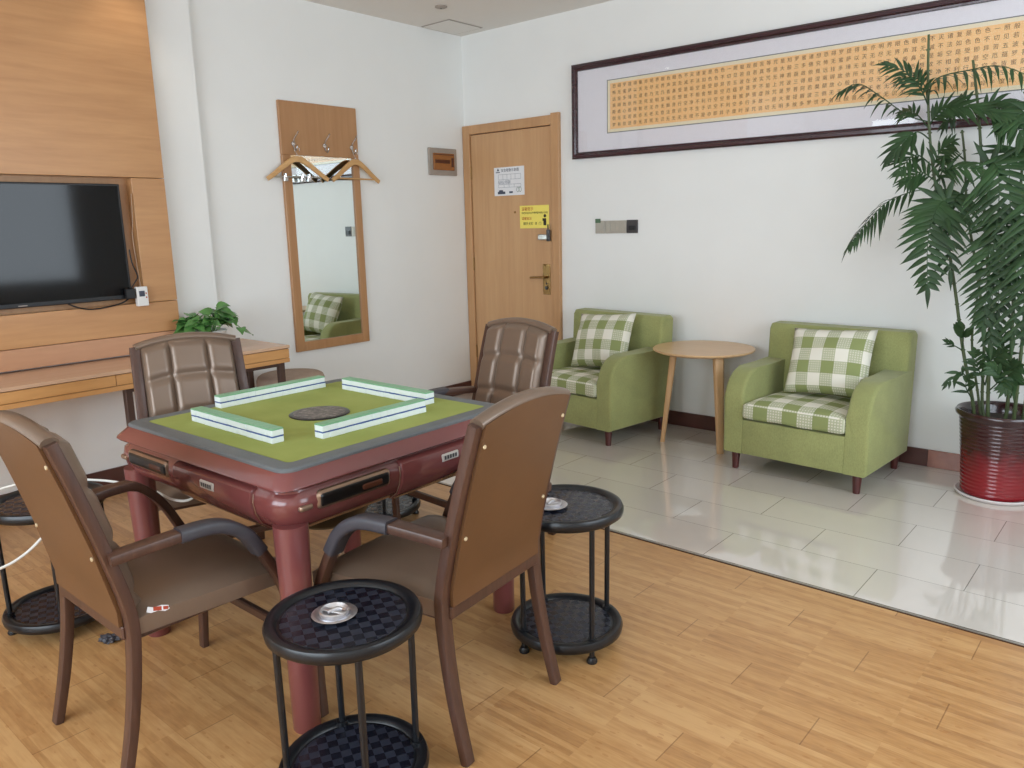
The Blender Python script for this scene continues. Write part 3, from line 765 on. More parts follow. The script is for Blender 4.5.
# centre panel, grooves, slots and labels on each side
for k in range(4):
    rot = Matrix.Rotation(k*PI/2, 4, 'Z')
    bm = BM(); prism(bm, [(-.38, .560), (-.43, .565), (-.460, .59), (-.478, .622), (-.484, .655), (-.480, .682), (-.466, .692), (-.38, .692)], 'x', -.075, .335, .004, seg=2); xform(bm, rot); obj('side_panel', bm, M['pvc'], tb, 35)
    bm = BM()
    for q in (-.081, .341): sweep(bm, [(q, -.425, .567), (q, -.455, .59), (q, -.4715, .622), (q, -.4775, .655), (q, -.474, .677)], rrect(.0025, .0025, .001, 1))
    xform(bm, rot); obj('gold_line', bm, M['gold'], tb)
    bm = BM(); box(bm, -.372, -.115, -.4795, -.45, .630, .682, .014, 3); xform(bm, rot); sf = obj('slot_frame', bm, M['gold'], tb)
    bm = BM(); box(bm, -.366, -.121, -.4815, -.452, .635, .677, .011, 3); xform(bm, rot); obj('slot', bm, M['slot'], sf)
    bm = BM(); box(bm, -.225, -.150, -.4835, -.46, .644, .664, .006, 2); xform(bm, rot); obj('slot_button', bm, M['smoke_dark'], sf)
    bm = BM(); box(bm, -.425, -.385, -.479, -.46, .640, .656, .006, 2); xform(bm, rot); obj('lever', bm, M['gold'], tb)
    bm = BM(); box(bm, .085, .158, -.4862, -.47, .648, .672, .003, 1); xform(bm, rot); lp = obj('name_plate', bm, M['label'], tb)
    bm = BM()
    for q in range(5): box(bm, .094+q*.0115, .102+q*.0115, -.4868, -.4860, .654, .666)
    xform(bm, rot); obj('plate_lettering', bm, M['dark_pl'], lp)
for sx, sy in ((1, 1), (-1, 1), (-1, -1), (1, -1)):
    bm = BM(); lathe(bm, [(0, 0), (.036, 0), (.038, .004), (.040, .3), (.046, .56), (.046, .6), (0, .6)], 24, (sx*.424, sy*.424, 0)); obj('leg', bm, M['pvc_leg'], tb, 60)
bm = BM(); lathe(bm, [(0, .7525), (.098, .7525), (.100, .7535), (.098, .7555), (.09, .756), (0, .7562)], 40); ds = obj('centre_disc', bm, M['stool_black'], tb, 50)
bm = BM(); lathe(bm, [(0, .7562), (.086, .7562), (.084, .7572), (0, .7575)], 40); obj('disc_cover', bm, M['disc'], ds)
bm = BM(); lathe(bm, [(0, .38), (.1, .38), (.13, .40), (.2, .52), (.2, .56), (0, .56)], 24); obj('motor_housing', bm, M['slot'], tb, 50)

# mahjong tiles, one object each
TP = .0275
def make_tile(cap):
    bm = BM()
    box(bm, -.0137, .0137, -.0195, .0195, 0, .0168, .0008, 1, 0)
    box(bm, -.0137, .0137, -.0195, .0195, .0168, .0212, .0008, 1, 1)
    o = obj('mahjong_tile', bm, [M['tile_white'], cap], smooth=40); return o
prG, prB = make_tile(M['tile_green']), make_tile(M['tile_blue'])
trows = [  # start, direction, count, wording
    ((1.998, -3.388), (1, 0), 17, 'of the wall nearest the left foreground chair'),
    ((1.893, -3.257), (0, 1), 16, 'of the wall nearest the desk'),
    ((2.0, -2.785), (1, 0), 17, 'of the wall nearest the wooden door'),
    ((2.522, -3.287), (0, 1), 15, 'of the wall facing the two ashtray tables'),
]
first = {0: True, 1: True}
for (sx, sy), (dx, dy), n, words_ in trows:
    for lay in (0, 1):
        for i in range(n):
            pr = (prB, prG)[lay]
            if first[lay]: o = pr; first[lay] = False
            else: o = pr.copy(); C.objects.link(o)
            j = random.uniform(-.0012, .0012)
            o.location = (sx+dx*(i+.5)*TP+dy*j, sy+dy*(i+.5)*TP+dx*j, .7524+lay*.0213)
            o.rotation_euler = (0, 0, (0 if dx else PI/2)+random.uniform(-.01, .01))
            tag(o, ('green backed tile in the upper layer ' if lay else 'white tile in the lower layer ')+words_, 'mahjong tile', 'mahjong tiles walled up on the felt')

# ------------------------------------------------------------------ leather chairs
def make_chair(label, loc, rz):
    t = thing('leather_armchair', label, 'chair', loc, rz, 'leather chairs around the mahjong table')
    lp = rrect(.028, .040, .004, 2)
    for s in (-1, 1):
        bm = BM(); sweep(bm, catmull([(s*.216, -.270, 0), (s*.213, -.232, .16), (s*.209, -.207, .32), (s*.207, -.203, .45), (s*.203, -.240, .62), (s*.199, -.280, .77), (s*.196, -.320, .902)], 5), lp, up=Vector((1, 0, 0)), scale=lambda u: .82+.18*min(1, u*2.2))
        # profile is (side, up) with side from t x up: wide way runs front to back
        obj('leg', bm, M['chair_wood'], t, 35)
        bm = BM()
        sweep(bm, catmull([(s*.278, .205, 0), (s*.275, .214, .2), (s*.271, .190, .37), (s*.267, .145, .48), (s*.264, .10, .555), (s*.260, .05, .603), (s*.256, .01, .618)], 6), rrect(.026, .036, .006, 2), up=Vector((1, 0, 0)), scale=lambda u: .85+.15*min(1, u*2.5))
        obj('leg', bm, M['chair_wood'], t, 35)
        bm = BM()
        arm = catmull([(s*.257, .025, .6175), (s*.25, -.04, .620), (s*.238, -.14, .614), (s*.226, -.240, .606)], 6)
        sweep(bm, arm, rrect(.026, .048, .005, 2), up=Vector((1, 0, 0)))
        ar = obj('armrest', bm, M['chair_wood'], t, 35)
        bm = BM()
        sweep(bm, catmull([(s*.2655, .125, .515), (s*.2635, .092, .568), (s*.260, .05, .603), (s*.255, .0, .6185), (s*.249, -.08, .6195)], 6), rrect(.036, .054, .010, 3), up=Vector((1, 0, 0)))
        ap = obj('arm_cover', bm, M['tape'], ar, 50); ap['label'] = 'dark grey wrapped arm cover'
    bm = BM(); box(bm, -.2, .2, -.222, -.196, .378, .414, .004, 1); obj('back_rail', bm, M['chair_wood'], t)
    bm = BM(); box(bm, -.268, .268, .200, .222, .222, .25, .004, 1); obj('stretcher', bm, M['chair_wood'], t)
    bm = BM(); box(bm, -.2, .2, -.19, .2, .366, .3875, .004, 1); obj('seat_board', bm, M['chair_wood'], t)
    # seat: padded slab with a rolled front
    bm = BM()
    nx, ny = 14, 14; top = []; 
    def seat_pt(u, v, up_):
        hw = .218+.034*v
        x = (2*u-1)*hw; y = -.198+.432*v
        e = 1-abs(2*u-1)**8*.9; f = 1-(abs(2*v-1)**10)*.9
        bulge = .014*(1-(2*u-1)**2)*(1-(2*v-1)**2)
        if up_: z = .426+.024*(e*f)**.5+bulge-.008*(v > .5)*(2*v-1)**4
        else: z = .388
        return Vector((x, y, z))
    g = [[bm.verts.new(seat_pt(i/nx, j/ny, True)) for j in range(ny+1)] for i in range(nx+1)]
    h = [[bm.verts.new(seat_pt(i/nx, j/ny, False)) for j in range(ny+1)] for i in range(nx+1)]
    for i in range(nx):
        for j in range(ny):
            bm.faces.new((g[i][j], g[i+1][j], g[i+1][j+1], g[i][j+1])); bm.faces.new((h[i][j], h[i][j+1], h[i+1][j+1], h[i+1][j]))
    for i in range(nx):
        bm.faces.new((g[i][0], h[i][0], h[i+1][0], g[i+1][0])); bm.faces.new((g[i][ny], g[i+1][ny], h[i+1][ny], h[i][ny]))
        bm.faces.new((g[0][i], g[0][i+1], h[0][i+1], h[0][i])); bm.faces.new((g[nx][i], h[nx][i], h[nx][i+1], g[nx][i+1]))
    bmesh.ops.bevel(bm, geom=[e for e in bm.edges if e.calc_face_angle(0) > 1.0], offset=.006, segments=2, affect='EDGES')
    obj('seat', bm, M['leather'], t, 60)
    # back: tufted cushion on a flat rear panel
    def line_y(z):           # centre line of the posts
        pts = [(.32, -.207), (.45, -.203), (.62, -.240), (.77, -.280), (.96, -.338)]
        for (a, ya), (b, yb) in zip(pts, pts[1:]):
            if z <= b: return ya+(yb-ya)*(z-a)/(b-a)
        return pts[-1][1]
    bm = BM(); nx, nz = 50, 60; Z0, Z1 = .42, .904
    cols = [0, .31, .67, 1]; rows_ = [0, .22, .60, 1]
    cols = [0, .30, .70, 1]; rows_ = [0, .12, .42, .72, 1]
    def tuft(a, ks):
        for k0, k1 in zip(ks, ks[1:]):
            if a <= k1: return min(1, max(0, min(a-k0, k1-a))/.055)
        return 0
    def pt(i, j, fr):
        u, v = i/nx, j/nz
        hw = .186-.006*v
        x = (2*u-1)*hw
        ztop = Z1+.028*(1-(2*u-1)**2)
        z = Z0+(ztop-Z0)*v
        y = line_y(z)
        if fr:
            th = .032+.014*(tuft(u, cols)**.5)*(tuft(v, rows_)**.5)+.005*math.sin(PI*tuft(u, cols)/2)
            edge = min(1, min(u, 1-u)/.045)**.5*min(1, min(v+.03, (1-v))/.05)**.5
            return Vector((x, y+.0+th*edge, z))
        return Vector((x, y-.012, z))
    F = [[bm.verts.new(pt(i, j, True)) for j in range(nz+1)] for i in range(nx+1)]
    B = [[bm.verts.new(pt(i, j, False)) for j in range(nz+1)] for i in range(nx+1)]
    for i in range(nx):
        for j in range(nz):
            bm.faces.new((F[i][j], F[i][j+1], F[i+1][j+1], F[i+1][j])); bm.faces.new((B[i][j], B[i+1][j], B[i+1][j+1], B[i][j+1]))
    for i in range(nx):
        bm.faces.new((F[i][0], F[i+1][0], B[i+1][0], B[i][0])); bm.faces.new((F[i][nz], B[i][nz], B[i+1][nz], F[i+1][nz]))
    for j in range(nz):
        bm.faces.new((F[0][j], B[0][j], B[0][j+1], F[0][j+1])); bm.faces.new((F[nx][j], F[nx][j+1], B[nx][j+1], B[nx][j]))
    bk = obj('backrest', bm, M['leather'], t, 50)
    # top roll folded over the rear
    bm = BM(); pts = []
    for k in range(17):
        u = k/16; x = (2*u-1)*.196; z = .902+.028*(1-(2*u-1)**2)
        pts.append((x, line_y(z)+.002, z))
    sweep(bm, pts, circ(.024, 12, .017), up=Vector((0, 0, 1)), scale=lambda u: .9+.1*math.sin(PI*u)); obj('top_roll', bm, M['leather'], bk, 60)
    # rear panel
    bm = BM(); nz = 12; ring = []
    for j in range(nz+1):
        z = .415+(.902-.415)*j/nz; y = line_y(z)-.013
        cr = 0
        row = []
        for i in range(9):
            u = i/8; zz = z+(.026*(1-(2*u-1)**2)) * (j/nz)
            row.append((bm.verts.new(((2*u-1)*(.197-.008*j/nz), line_y(zz)-.0125, zz)), bm.verts.new(((2*u-1)*(.197-.008*j/nz), line_y(zz)-.0225, zz))))
        ring.append(row)
    for j in range(nz):
        for i in range(8):
            bm.faces.new((ring[j][i][1], ring[j][i+1][1], ring[j+1][i+1][1], ring[j+1][i][1])); bm.faces.new((ring[j][i][0], ring[j+1][i][0], ring[j+1][i+1][0], ring[j][i+1][0]))
        bm.faces.new((ring[j][0][0], ring[j][0][1], ring[j+1][0][1], ring[j+1][0][0])); bm.faces.new((ring[j][8][0], ring[j+1][8][0], ring[j+1][8][1], ring[j][8][1]))
    for i in range(8):
        bm.faces.new((ring[0][i][0], ring[0][i+1][0], ring[0][i+1][1], ring[0][i][1])); bm.faces.new((ring[nz][i][0], ring[nz][i][1], ring[nz][i+1][1], ring[nz][i+1][0]))
    rp = obj('rear_panel', bm, M['leather_back'], t, 30)
    bm = BM()
    for s in (-1, 1):
        for z in (.60, .845):
            m4 = Matrix.Translation((s*.178, line_y(z)-.0225, z)) @ Matrix.Rotation(R(90), 4, 'X')
            b2 = BM(); lathe(b2, [(0, 0), (.006, 0), (.005, .003), (0, .004)], 10); xform(b2, m4)
            me = bpy.data.meshes.new('tmp'); b2.to_mesh(me); b2.free(); bm.from_mesh(me); bpy.data.meshes.remove(me)
    obj('screw_caps', bm, M['screw'], rp, True)
    bm = BM(); prism(bm, [(-.19, .416), (.19, .416), (.19, .43), (-.19, .43)], 'y', -.2215, -.1985, .004, seg=2); obj('lower_back_trim', bm, M['leather_back'], t)
    return t
ch = make_chair('bronze leather chair nearest the left photo edge with a torn red and white seat patch', (2.333, -3.682, 0), R(0))
def place(src, label, loc, rz):
    c = copy_tree(src); c['label'] = label; c.location = loc; c.rotation_euler = (0, 0, rz); return c
chB = place(ch, 'bronze leather chair in the foreground seen from behind beside the near ashtray table', (2.857, -3.157, 0), R(90+6))
chC = place(ch, 'bronze leather chair between the mahjong table and the wooden desk', (1.58, -3.14, 0), R(-90-18))
chD = place(ch, 'bronze leather chair standing in front of the wooden door', (2.155, -2.265, 0), R(180-4))
for o_ in [x for x in bpy.data.objects if x.name.startswith('arm_cover') and x.parent and x.parent.parent == ch]:
    if o_.data.vertices[0].co.x < 0: bpy.data.objects.remove(o_)
# torn patch on the near left chair only
bm = BM(); prism(bm, [(-.028, -.006), (-.017, -.009), (.0, -.005), (.017, -.008), (.028, -.003), (.025, .006), (.008, .008), (-.01, .004), (-.025, .007)], 'z', 0, .002)
box(bm, -.012, .008, -.005, .005, .002, .0027, 0, 1, 1); box(bm, .012, .024, -.004, .004, .002, .0026, 0, 1, 1)
xform(bm, Matrix.Translation((.2195, -.138, .437)) @ Matrix.Rotation(R(62), 4, 'Y') @ Matrix.Rotation(R(75), 4, 'Z'))
obj('torn_patch', bm, [M['paper'], M['red_ink']], ch)['label'] = 'white torn patch with red marks'

# ------------------------------------------------------------------ black side tables
def make_stool(label, loc, rz):
    t = thing('round_side_table', label, 'side table', loc, rz, 'black two tier side tables around the mahjong table')
    def tray(nm, z, r):
        bm = BM(); lathe(bm, [(0, z-.016), (r-.03, z-.016), (r-.01, z-.022), (r, z-.014), (r+.002, z), (r-.003, z+.011), (r-.012, z+.013), (r-.024, z+.010), (r-.03, z+.0015), (0, z+.0015)], 48)
        o = obj(nm, bm, M['stool_black'], t, 50)
        bm = BM(); lathe(bm, [(0, z+.0016), (r-.036, z+.0016), (r-.038, z+.0028), (0, z+.0028)], 48); obj('tray_inlay', bm, M['tray'], o)
    tray('top_tray', .455, .184); tray('lower_tray', .065, .183)
    for k in range(4):
        a = PI/4+k*PI/2; c_, s_ = math.cos(a), math.sin(a)
        bm = BM(); tube(bm, [(.158*c_, .158*s_, .018), (.160*c_, .160*s_, .44)], .0085, 12); pl = obj('pole', bm, M['stool_black'], t, True)
        bm = BM(); lathe(bm, [(0, 0), (.016, 0), (.018, .006), (.012, .018), (0, .018)], 14, (.158*c_, .158*s_, 0)); obj('foot', bm, M['black'], pl, 50)
        bm = BM(); lathe(bm, [(0, 0), (.015, 0), (.015, .03), (0, .03)], 14, (.159*c_, .159*s_, .05)); obj('tray_sleeve', bm, M['stool_black'], pl, 50)
    return t
st = make_stool('black two tier round side table in the foreground with a silver ashtray', (2.985, -3.576, 0), R(18))
stR = place(st, 'black two tier round side table at the tiled floor with a silver ashtray', (2.98, -2.695, 0), R(22))
stR.scale.z = 1.03
stL = place(st, 'black two tier round side table cut off at the left photo edge', (1.50, -3.707, 0), R(25))
stB = place(st, 'black two tier round side table under the far corner of the mahjong table', (1.62, -2.34, 0), R(10))

def ashtray(label, loc, rz):
    a = thing('ashtray', label, 'ashtray', loc, rz, 'silver ashtrays')
    bm = BM(); lathe(bm, [(0, 0), (.03, 0), (.05, .006), (.054, .008), (.05, .010), (.034, .006), (.03, .0035), (0, .0035)], 32); obj('dish', bm, M['ash'], a, 50)
    bm = BM(); lathe(bm, [(.034, .006), (.036, .016), (.033, .018), (.028, .012), (.02, .006), (.01, .004), (0, .004)], 28)
    obj('bowl', bm, M['ash'], a, 50)
    bm = BM(); box(bm, -.03, .03, -.008, .008, .012, .0145, .001, 1); tube(bm, [(-.012, -.01, .012), (.004, .006, .017), (.012, .012, .013)], .005, 8, 3); obj('cigarette_rest', bm, M['ash'], a, 50)
ashtray('silver ashtray on the side table in the foreground', (2.968, -3.59, .4581), R(20))
ashtray('silver ashtray on the side table at the tiled floor', (2.952, -2.735, .472), R(50))

# crumpled scrap on the floor
bm = BM(); rs = random.Random(5)
bmesh.ops.create_icosphere(bm, subdivisions=3, radius=1)
for v in bm.verts:
    d = 1+.55*noise.noise(v.co*2.3)+.25*noise.noise(v.co*6)
    v.co = Vector((v.co.x*.034*d, v.co.y*.022*d, max(0, .012+v.co.z*.014*d)))
xform(bm, Matrix.Translation((1.775, -3.665, .0003)) @ Matrix.Rotation(R(40), 4, 'Z'))
tag(obj('crumpled_wrapper', bm, M['tape']), 'small crumpled grey wrapper on the floor beside a table leg', 'litter')

# white flex behind the left chair
bm = BM(); tube(bm, [(2.0, -3.25, .545), (1.96, -3.36, .515), (1.95, -3.42, .475), (1.86, -3.44, .462), (1.74, -3.45, .472), (1.56, -3.49, .475), (1.44, -3.54, .474), (1.30, -3.64, .474), (1.2, -3.76, .45), (1.1, -3.95, .38)], .0045, 8, 6)
tag(obj('white_cable', bm, M['white_cord'], smooth=True), 'white power cord running from under the mahjong table across the left side table', 'cable')
bm = BM(); tube(bm, [(1.74, -3.74, .47), (1.735, -3.80, .42), (1.72, -3.86, .37), (1.70, -3.93, .34), (1.66, -4.05, .32), (1.55, -4.2, .22), (1.4, -4.35, .06), (1.2, -4.5, .006)], .0045, 8, 6)
tag(obj('white_cable', bm, M['white_cord'], smooth=True), 'white cord hanging in a loop at the back of the left chair', 'cable')

# ------------------------------------------------------------------ green armchairs
def make_green(label, loc, rz):
    t = thing('green_armchair', label, 'armchair', loc, rz, 'green armchairs against the wall')
    W, D = .39, .315            # half width, half depth; front at -y
    for s in (-1, 1):
        prof = [(-D, .10), (-D, .40)]
        for k in range(1, 9):
            a = R(90*k/8); prof.append((-D+.155-.155*math.cos(a), .40+.155*math.sin(a)))
        prof += [(.0, .552), (.15, .556), (D-.06, .56), (D-.04, .10)]
        bm = BM(); prism(bm, prof, 'x', min(s*W, s*(W-.115)), max(s*W, s*(W-.115)), .02, seg=4, filt=lambda m_: m_.x*s > W-.01 or m_.z > .29); obj('arm', bm, M['olive'], t, 50)
    # back
    bm = BM(); prism(bm, [(D-.17, .12), (D-.135, .73), (D-.115, .757), (D-.03, .76), (D-.006, .742), (D-.03, .12)], 'x', -W+.002, W-.002, .022, seg=4); obj('back', bm, M['olive'], t, 50)
    # base and front rail
    bm = BM(); box(bm, -W+.1152, W-.1152, -D+.0005, D-.14, .10, .29, .004, 2); obj('base', bm, M['olive'], t, 50)
    # seat cushion
    bm = BM(); cw, cdp, chh = .545, .49, .095
    bmesh.ops.create_grid(bm, x_segments=18, y_segments=18, size=.5)
    ext = bmesh.ops.extrude_face_region(bm, geom=list(bm.faces))
    for v in [g_ for g_ in ext['geom'] if isinstance(g_, bmesh.types.BMVert)]: v.co.z = 1
    for v in bm.verts:
        x_, y_ = v.co.x*2, v.co.y*2
        dome = .022*(1-x_**4)*(1-y_**4) if v.co.z > .5 else 0
        e_ = max(abs(x_), abs(y_))**14*.16
        zz = (v.co.z-.5)*(1-e_)
        v.co = Vector((x_*cw/2*(1-.012*(1-y_*y_)), y_*cdp/2, zz*chh+dome+.004*noise.noise(Vector((x_*2, y_*2, 0)))))
    bmesh.ops.recalc_face_normals(bm, faces=bm.faces)
    es_ = [e for e in bm.edges if e.calc_face_angle(0) > 1.0]
    bmesh.ops.bevel(bm, geom=es_, offset=.014, segments=3, profile=.5, affect='EDGES')
    uvl = bm.loops.layers.uv.verify()
    for f in bm.faces:
        n_ = f.normal
        for lp_ in f.loops:
            c_ = lp_.vert.co
            if abs(n_.y) > .8: uv_ = (c_.x*6.2+.2, c_.z*6.2+.2)
            elif abs(n_.x) > .8: uv_ = (c_.y*6.2+.2, c_.z*6.2+.2)
            else: uv_ = (c_.x*6.2+.2, c_.y*6.2+.55)
            lp_[uvl].uv = uv_
    xform(bm, Matrix.Translation((0, -.085, .337)) @ Matrix.Rotation(R(-1.5), 4, 'X')); obj('seat_cushion', bm, M['plaid'], t, 50)
    for sx in (-1, 1):
        for sy in (-1, 1):
            bm = BM(); lathe(bm, [(0, 0), (.017, 0), (.024, .1), (.024, .112), (0, .112)], 16, (sx*(W-.06), sy*(D-.05)-.005, 0)); obj('leg', bm, M['arm_leg'], t, 50)
    return t
ga = make_green('olive green armchair beside the potted palm with gingham seat cushion', (2.962, -.388, 0), R(-3.5))
gb = place(ga, 'olive green armchair beside the wooden door with gingham seat cushion', (1.51, -.38, 0), R(-7))
def pillow(label, par, off, rot, seed):
    bm = BM(); cushion(bm, .445, .37, .15, 18, .5, 2.2, (3.3, 2.7, .35, .15), .012, seed=seed)
    o = obj('gingham_pillow', bm, M['plaid'], smooth='full'); tag(o, label, 'pillow', 'gingham pillows on the green armchairs')
    o.matrix_world = par @ Matrix.Translation(off) @ Matrix.Rotation(R(rot[2]), 4, 'Z') @ Matrix.Rotation(R(rot[0]), 4, 'X') @ Matrix.Rotation(R(rot[1]), 4, 'Z')
def base_m(o): return Matrix.Translation(o.location) @ Matrix.Rotation(o.rotation_euler.z, 4, 'Z')
pillow('green and white gingham pillow leaning on the armchair beside the potted palm', base_m(ga), (.04, .018, .595), (66, 3, 0), 1)
pillow('green and white gingham pillow leaning on the armchair beside the door', base_m(gb), (.03, .018, .595), (66, 4, 3), 5)

# ------------------------------------------------------------------ round wooden side table
rt = thing('round_wooden_table', 'small round beech side table between the two green armchairs', 'table', (2.24, -.315, 0))
bm = BM(); lathe(bm, [(0, .575), (.27, .575), (.298, .585), (.302, .592), (.298, .598), (0, .599)], 56); obj('tabletop', bm, M['tbl_wood'], rt, 40)
for a in (R(205), R(325), R(85)):
    c_, s_ = math.cos(a), math.sin(a)
    bm = BM(); sweep(bm, [(.175*c_, .175*s_, .575), (.235*c_, .235*s_, .0)], rrect(.05, .036, .01, 3), up=Vector((c_, s_, 0)), scale=lambda u: 1.15-.4*u); obj('leg', bm, M['tbl_leg'], rt, 40)
bm = BM()
for a in (R(205), R(325), R(85)):
    c_, s_ = math.cos(a), math.sin(a); sweep(bm, [(0, 0, .56), (.17*c_, .17*s_, .56)], rrect(.03, .026, .003, 1))
obj('stretcher', bm, M['tbl_leg'], rt)

# ------------------------------------------------------------------ tall potted palm
PXX, PYY = 3.81, -.30
pp = thing('potted_palm', 'tall leafy palm in a ribbed dark red pot beside the armchair', 'plant', (PXX, PYY, 0))
bm = BM(); lathe(bm, [(0, 0), (.158, 0), (.170, .006), (.176, .016), (.170, .02), (.160, .01), (0, .01)], 48); obj('saucer', bm, M['saucer'], pp, 50)
prof = [(0, .0105), (.144, .0105), (.150, .016)]
nr = 19
for k in range(nr*4+1):
    u = k/(nr*4); z = .02+.34*u; r = .150+.031*u**1.3
    prof.append((r+.0032*abs(math.sin(PI*nr*u)), z))
prof += [(.188, .368), (.2, .378), (.203, .39), (.196, .40), (.186, .398), (.176, .385), (.172, .36), (.165, .34), (0, .34)]
prof = [(r_, z_*1.07) for r_, z_ in prof]
bm = BM(); lathe(bm, prof, 64); obj('pot', bm, M['pot'], pp, 60)
bm = BM(); lathe(bm, [(0, .366), (.166, .366), (.167, .374), (.1, .381), (0, .385)], 40); obj('soil', bm, M['soil'], pp, True)

rp_ = random.Random(11)
def cane(pts, r=.008):
    bm = BM(); P = catmull(pts, 8)
    tube(bm, P, r, 8, scale=lambda u: 1.0-.35*u)
    acc = 0
    for a, b in zip(P, P[1:]):
        acc += (b-a).length
        if acc > .07:
            acc = 0; d = (b-a).normalized(); sweep(bm, [a-d*.003, a+d*.003], circ(r*1.22, 8))
    obj('cane', bm, M['cane'], pp, 60)
def leaflet(bm, base, d, plane_n, L, W, droop):
    d = d.normalized(); s = d.cross(plane_n)
    if s.length < 1e-3: return
    s.normalize(); nv = s.cross(d).normalized(); prev = None; n = 5
    for i in range(n+1):
        t = i/n; w = W*(math.sin(PI*(t*.9+.1)**.75)) if i < n else 0.0004
        c = base+d*(L*t)+Vector((0, 0, -droop*L*t*t))
        row = [bm.verts.new(c-s*w-nv*w*.3), bm.verts.new(c), bm.verts.new(c+s*w-nv*w*.3)]
        if prev:
            for a in range(2): bm.faces.new((prev[a], prev[a+1], row[a+1], row[a]))
        prev = row
def frond(pts, n=14, L=.16, W=.0095, start=.25, spread=58, droop=.35, pn=None, seed=0, tipL=.5):
    rr = random.Random(seed+50)
    bm = BM(); P = catmull(pts, 10); tube(bm, P, .0032, 6, scale=lambda u: 1.1-.7*u)
    N = len(P)-1
    for k in range(n):
        u = start+(1-start)*(k+.3)/n; i = min(int(u*N), N-1); c = P[i].lerp(P[i+1], u*N-i)
        t = (P[i+1]-P[i]).normalized()
        pnv = Vector(pn) if pn else Vector((0, -1, .5))
        side = t.cross(pnv).normalized()
        env = (.62+.38*math.sin(PI*min(1, (k+1)/n*.9+.1)))*(1-(1-tipL)*(k/n)**3)
        for s in (-1, 1):
            ang = R(spread-(10 if spread > 70 else 22)*(k/n)+rr.uniform(-7, 7))
            dd = t*math.cos(ang)+side*(s*math.sin(ang))+pnv.normalized()*rr.uniform(-.12, .12)
            leaflet(bm, c+t*(s*.004), dd, pnv, L*env*rr.uniform(.86, 1.08), W*rr.uniform(.85, 1.1), droop*rr.uniform(.6, 1.3))
    t = (P[-1]-P[-2]).normalized(); leaflet(bm, P[-1], t, Vector(pn) if pn else Vector((0, -1, .5)), L*.5, W*.8, droop)
    return obj('frond', bm, M['leaf'], pp, 'full')
# canes: (x,y,z) relative to the pot
cane([(-.115, -.02, .375), (-.131, -.030, .475), (-.189, -.030, .706), (-.247, -.030, .995), (-.295, -.030, 1.209), (-.361, -.030, 1.446), (-.411, -.030, 1.704), (-.437, -.040, 1.955), (-.451, -.040, 2.18)], .0085)
cane([(-.08, .02, .375), (-.097, .020, .470), (-.118, .020, .803), (-.184, .020, 1.136), (-.239, .030, 1.372), (-.267, .030, 1.604), (-.289, .020, 1.742)], .0075)
cane([(-.05, -.05, .375), (-.059, -.060, .480), (-.084, -.060, .862), (-.122, -.060, 1.164), (-.166, -.050, 1.460), (-.208, -.050, 1.774), (-.255, -.050, 2.039)], .0085)
cane([(.01, .0, .375), (.014, .0, .478), (.0, .0, .814), (-.021, .02, 1.184), (-.033, .04, 1.545)], .009)
cane([(.05, -.04, .375), (.053, -.050, .492), (.053, -.070, .872), (.042, -.1, 1.277), (.047, -.1, 1.62)], .009)
cane([(-.1, .05, .375), (-.122, .060, .474), (-.173, .070, .744), (-.165, .080, 1.037), (-.168, .1, 1.275)], .0065)
cane([(.08, .03, .375), (.09, .05, .8), (.13, .04, 1.2), (.19, .03, 1.6)], .009)
UPN = (.15, -.35, 1)      # blade plane for fronds whose leaflets hang down
FCN = (0, -1, .35)        # blade plane facing the room
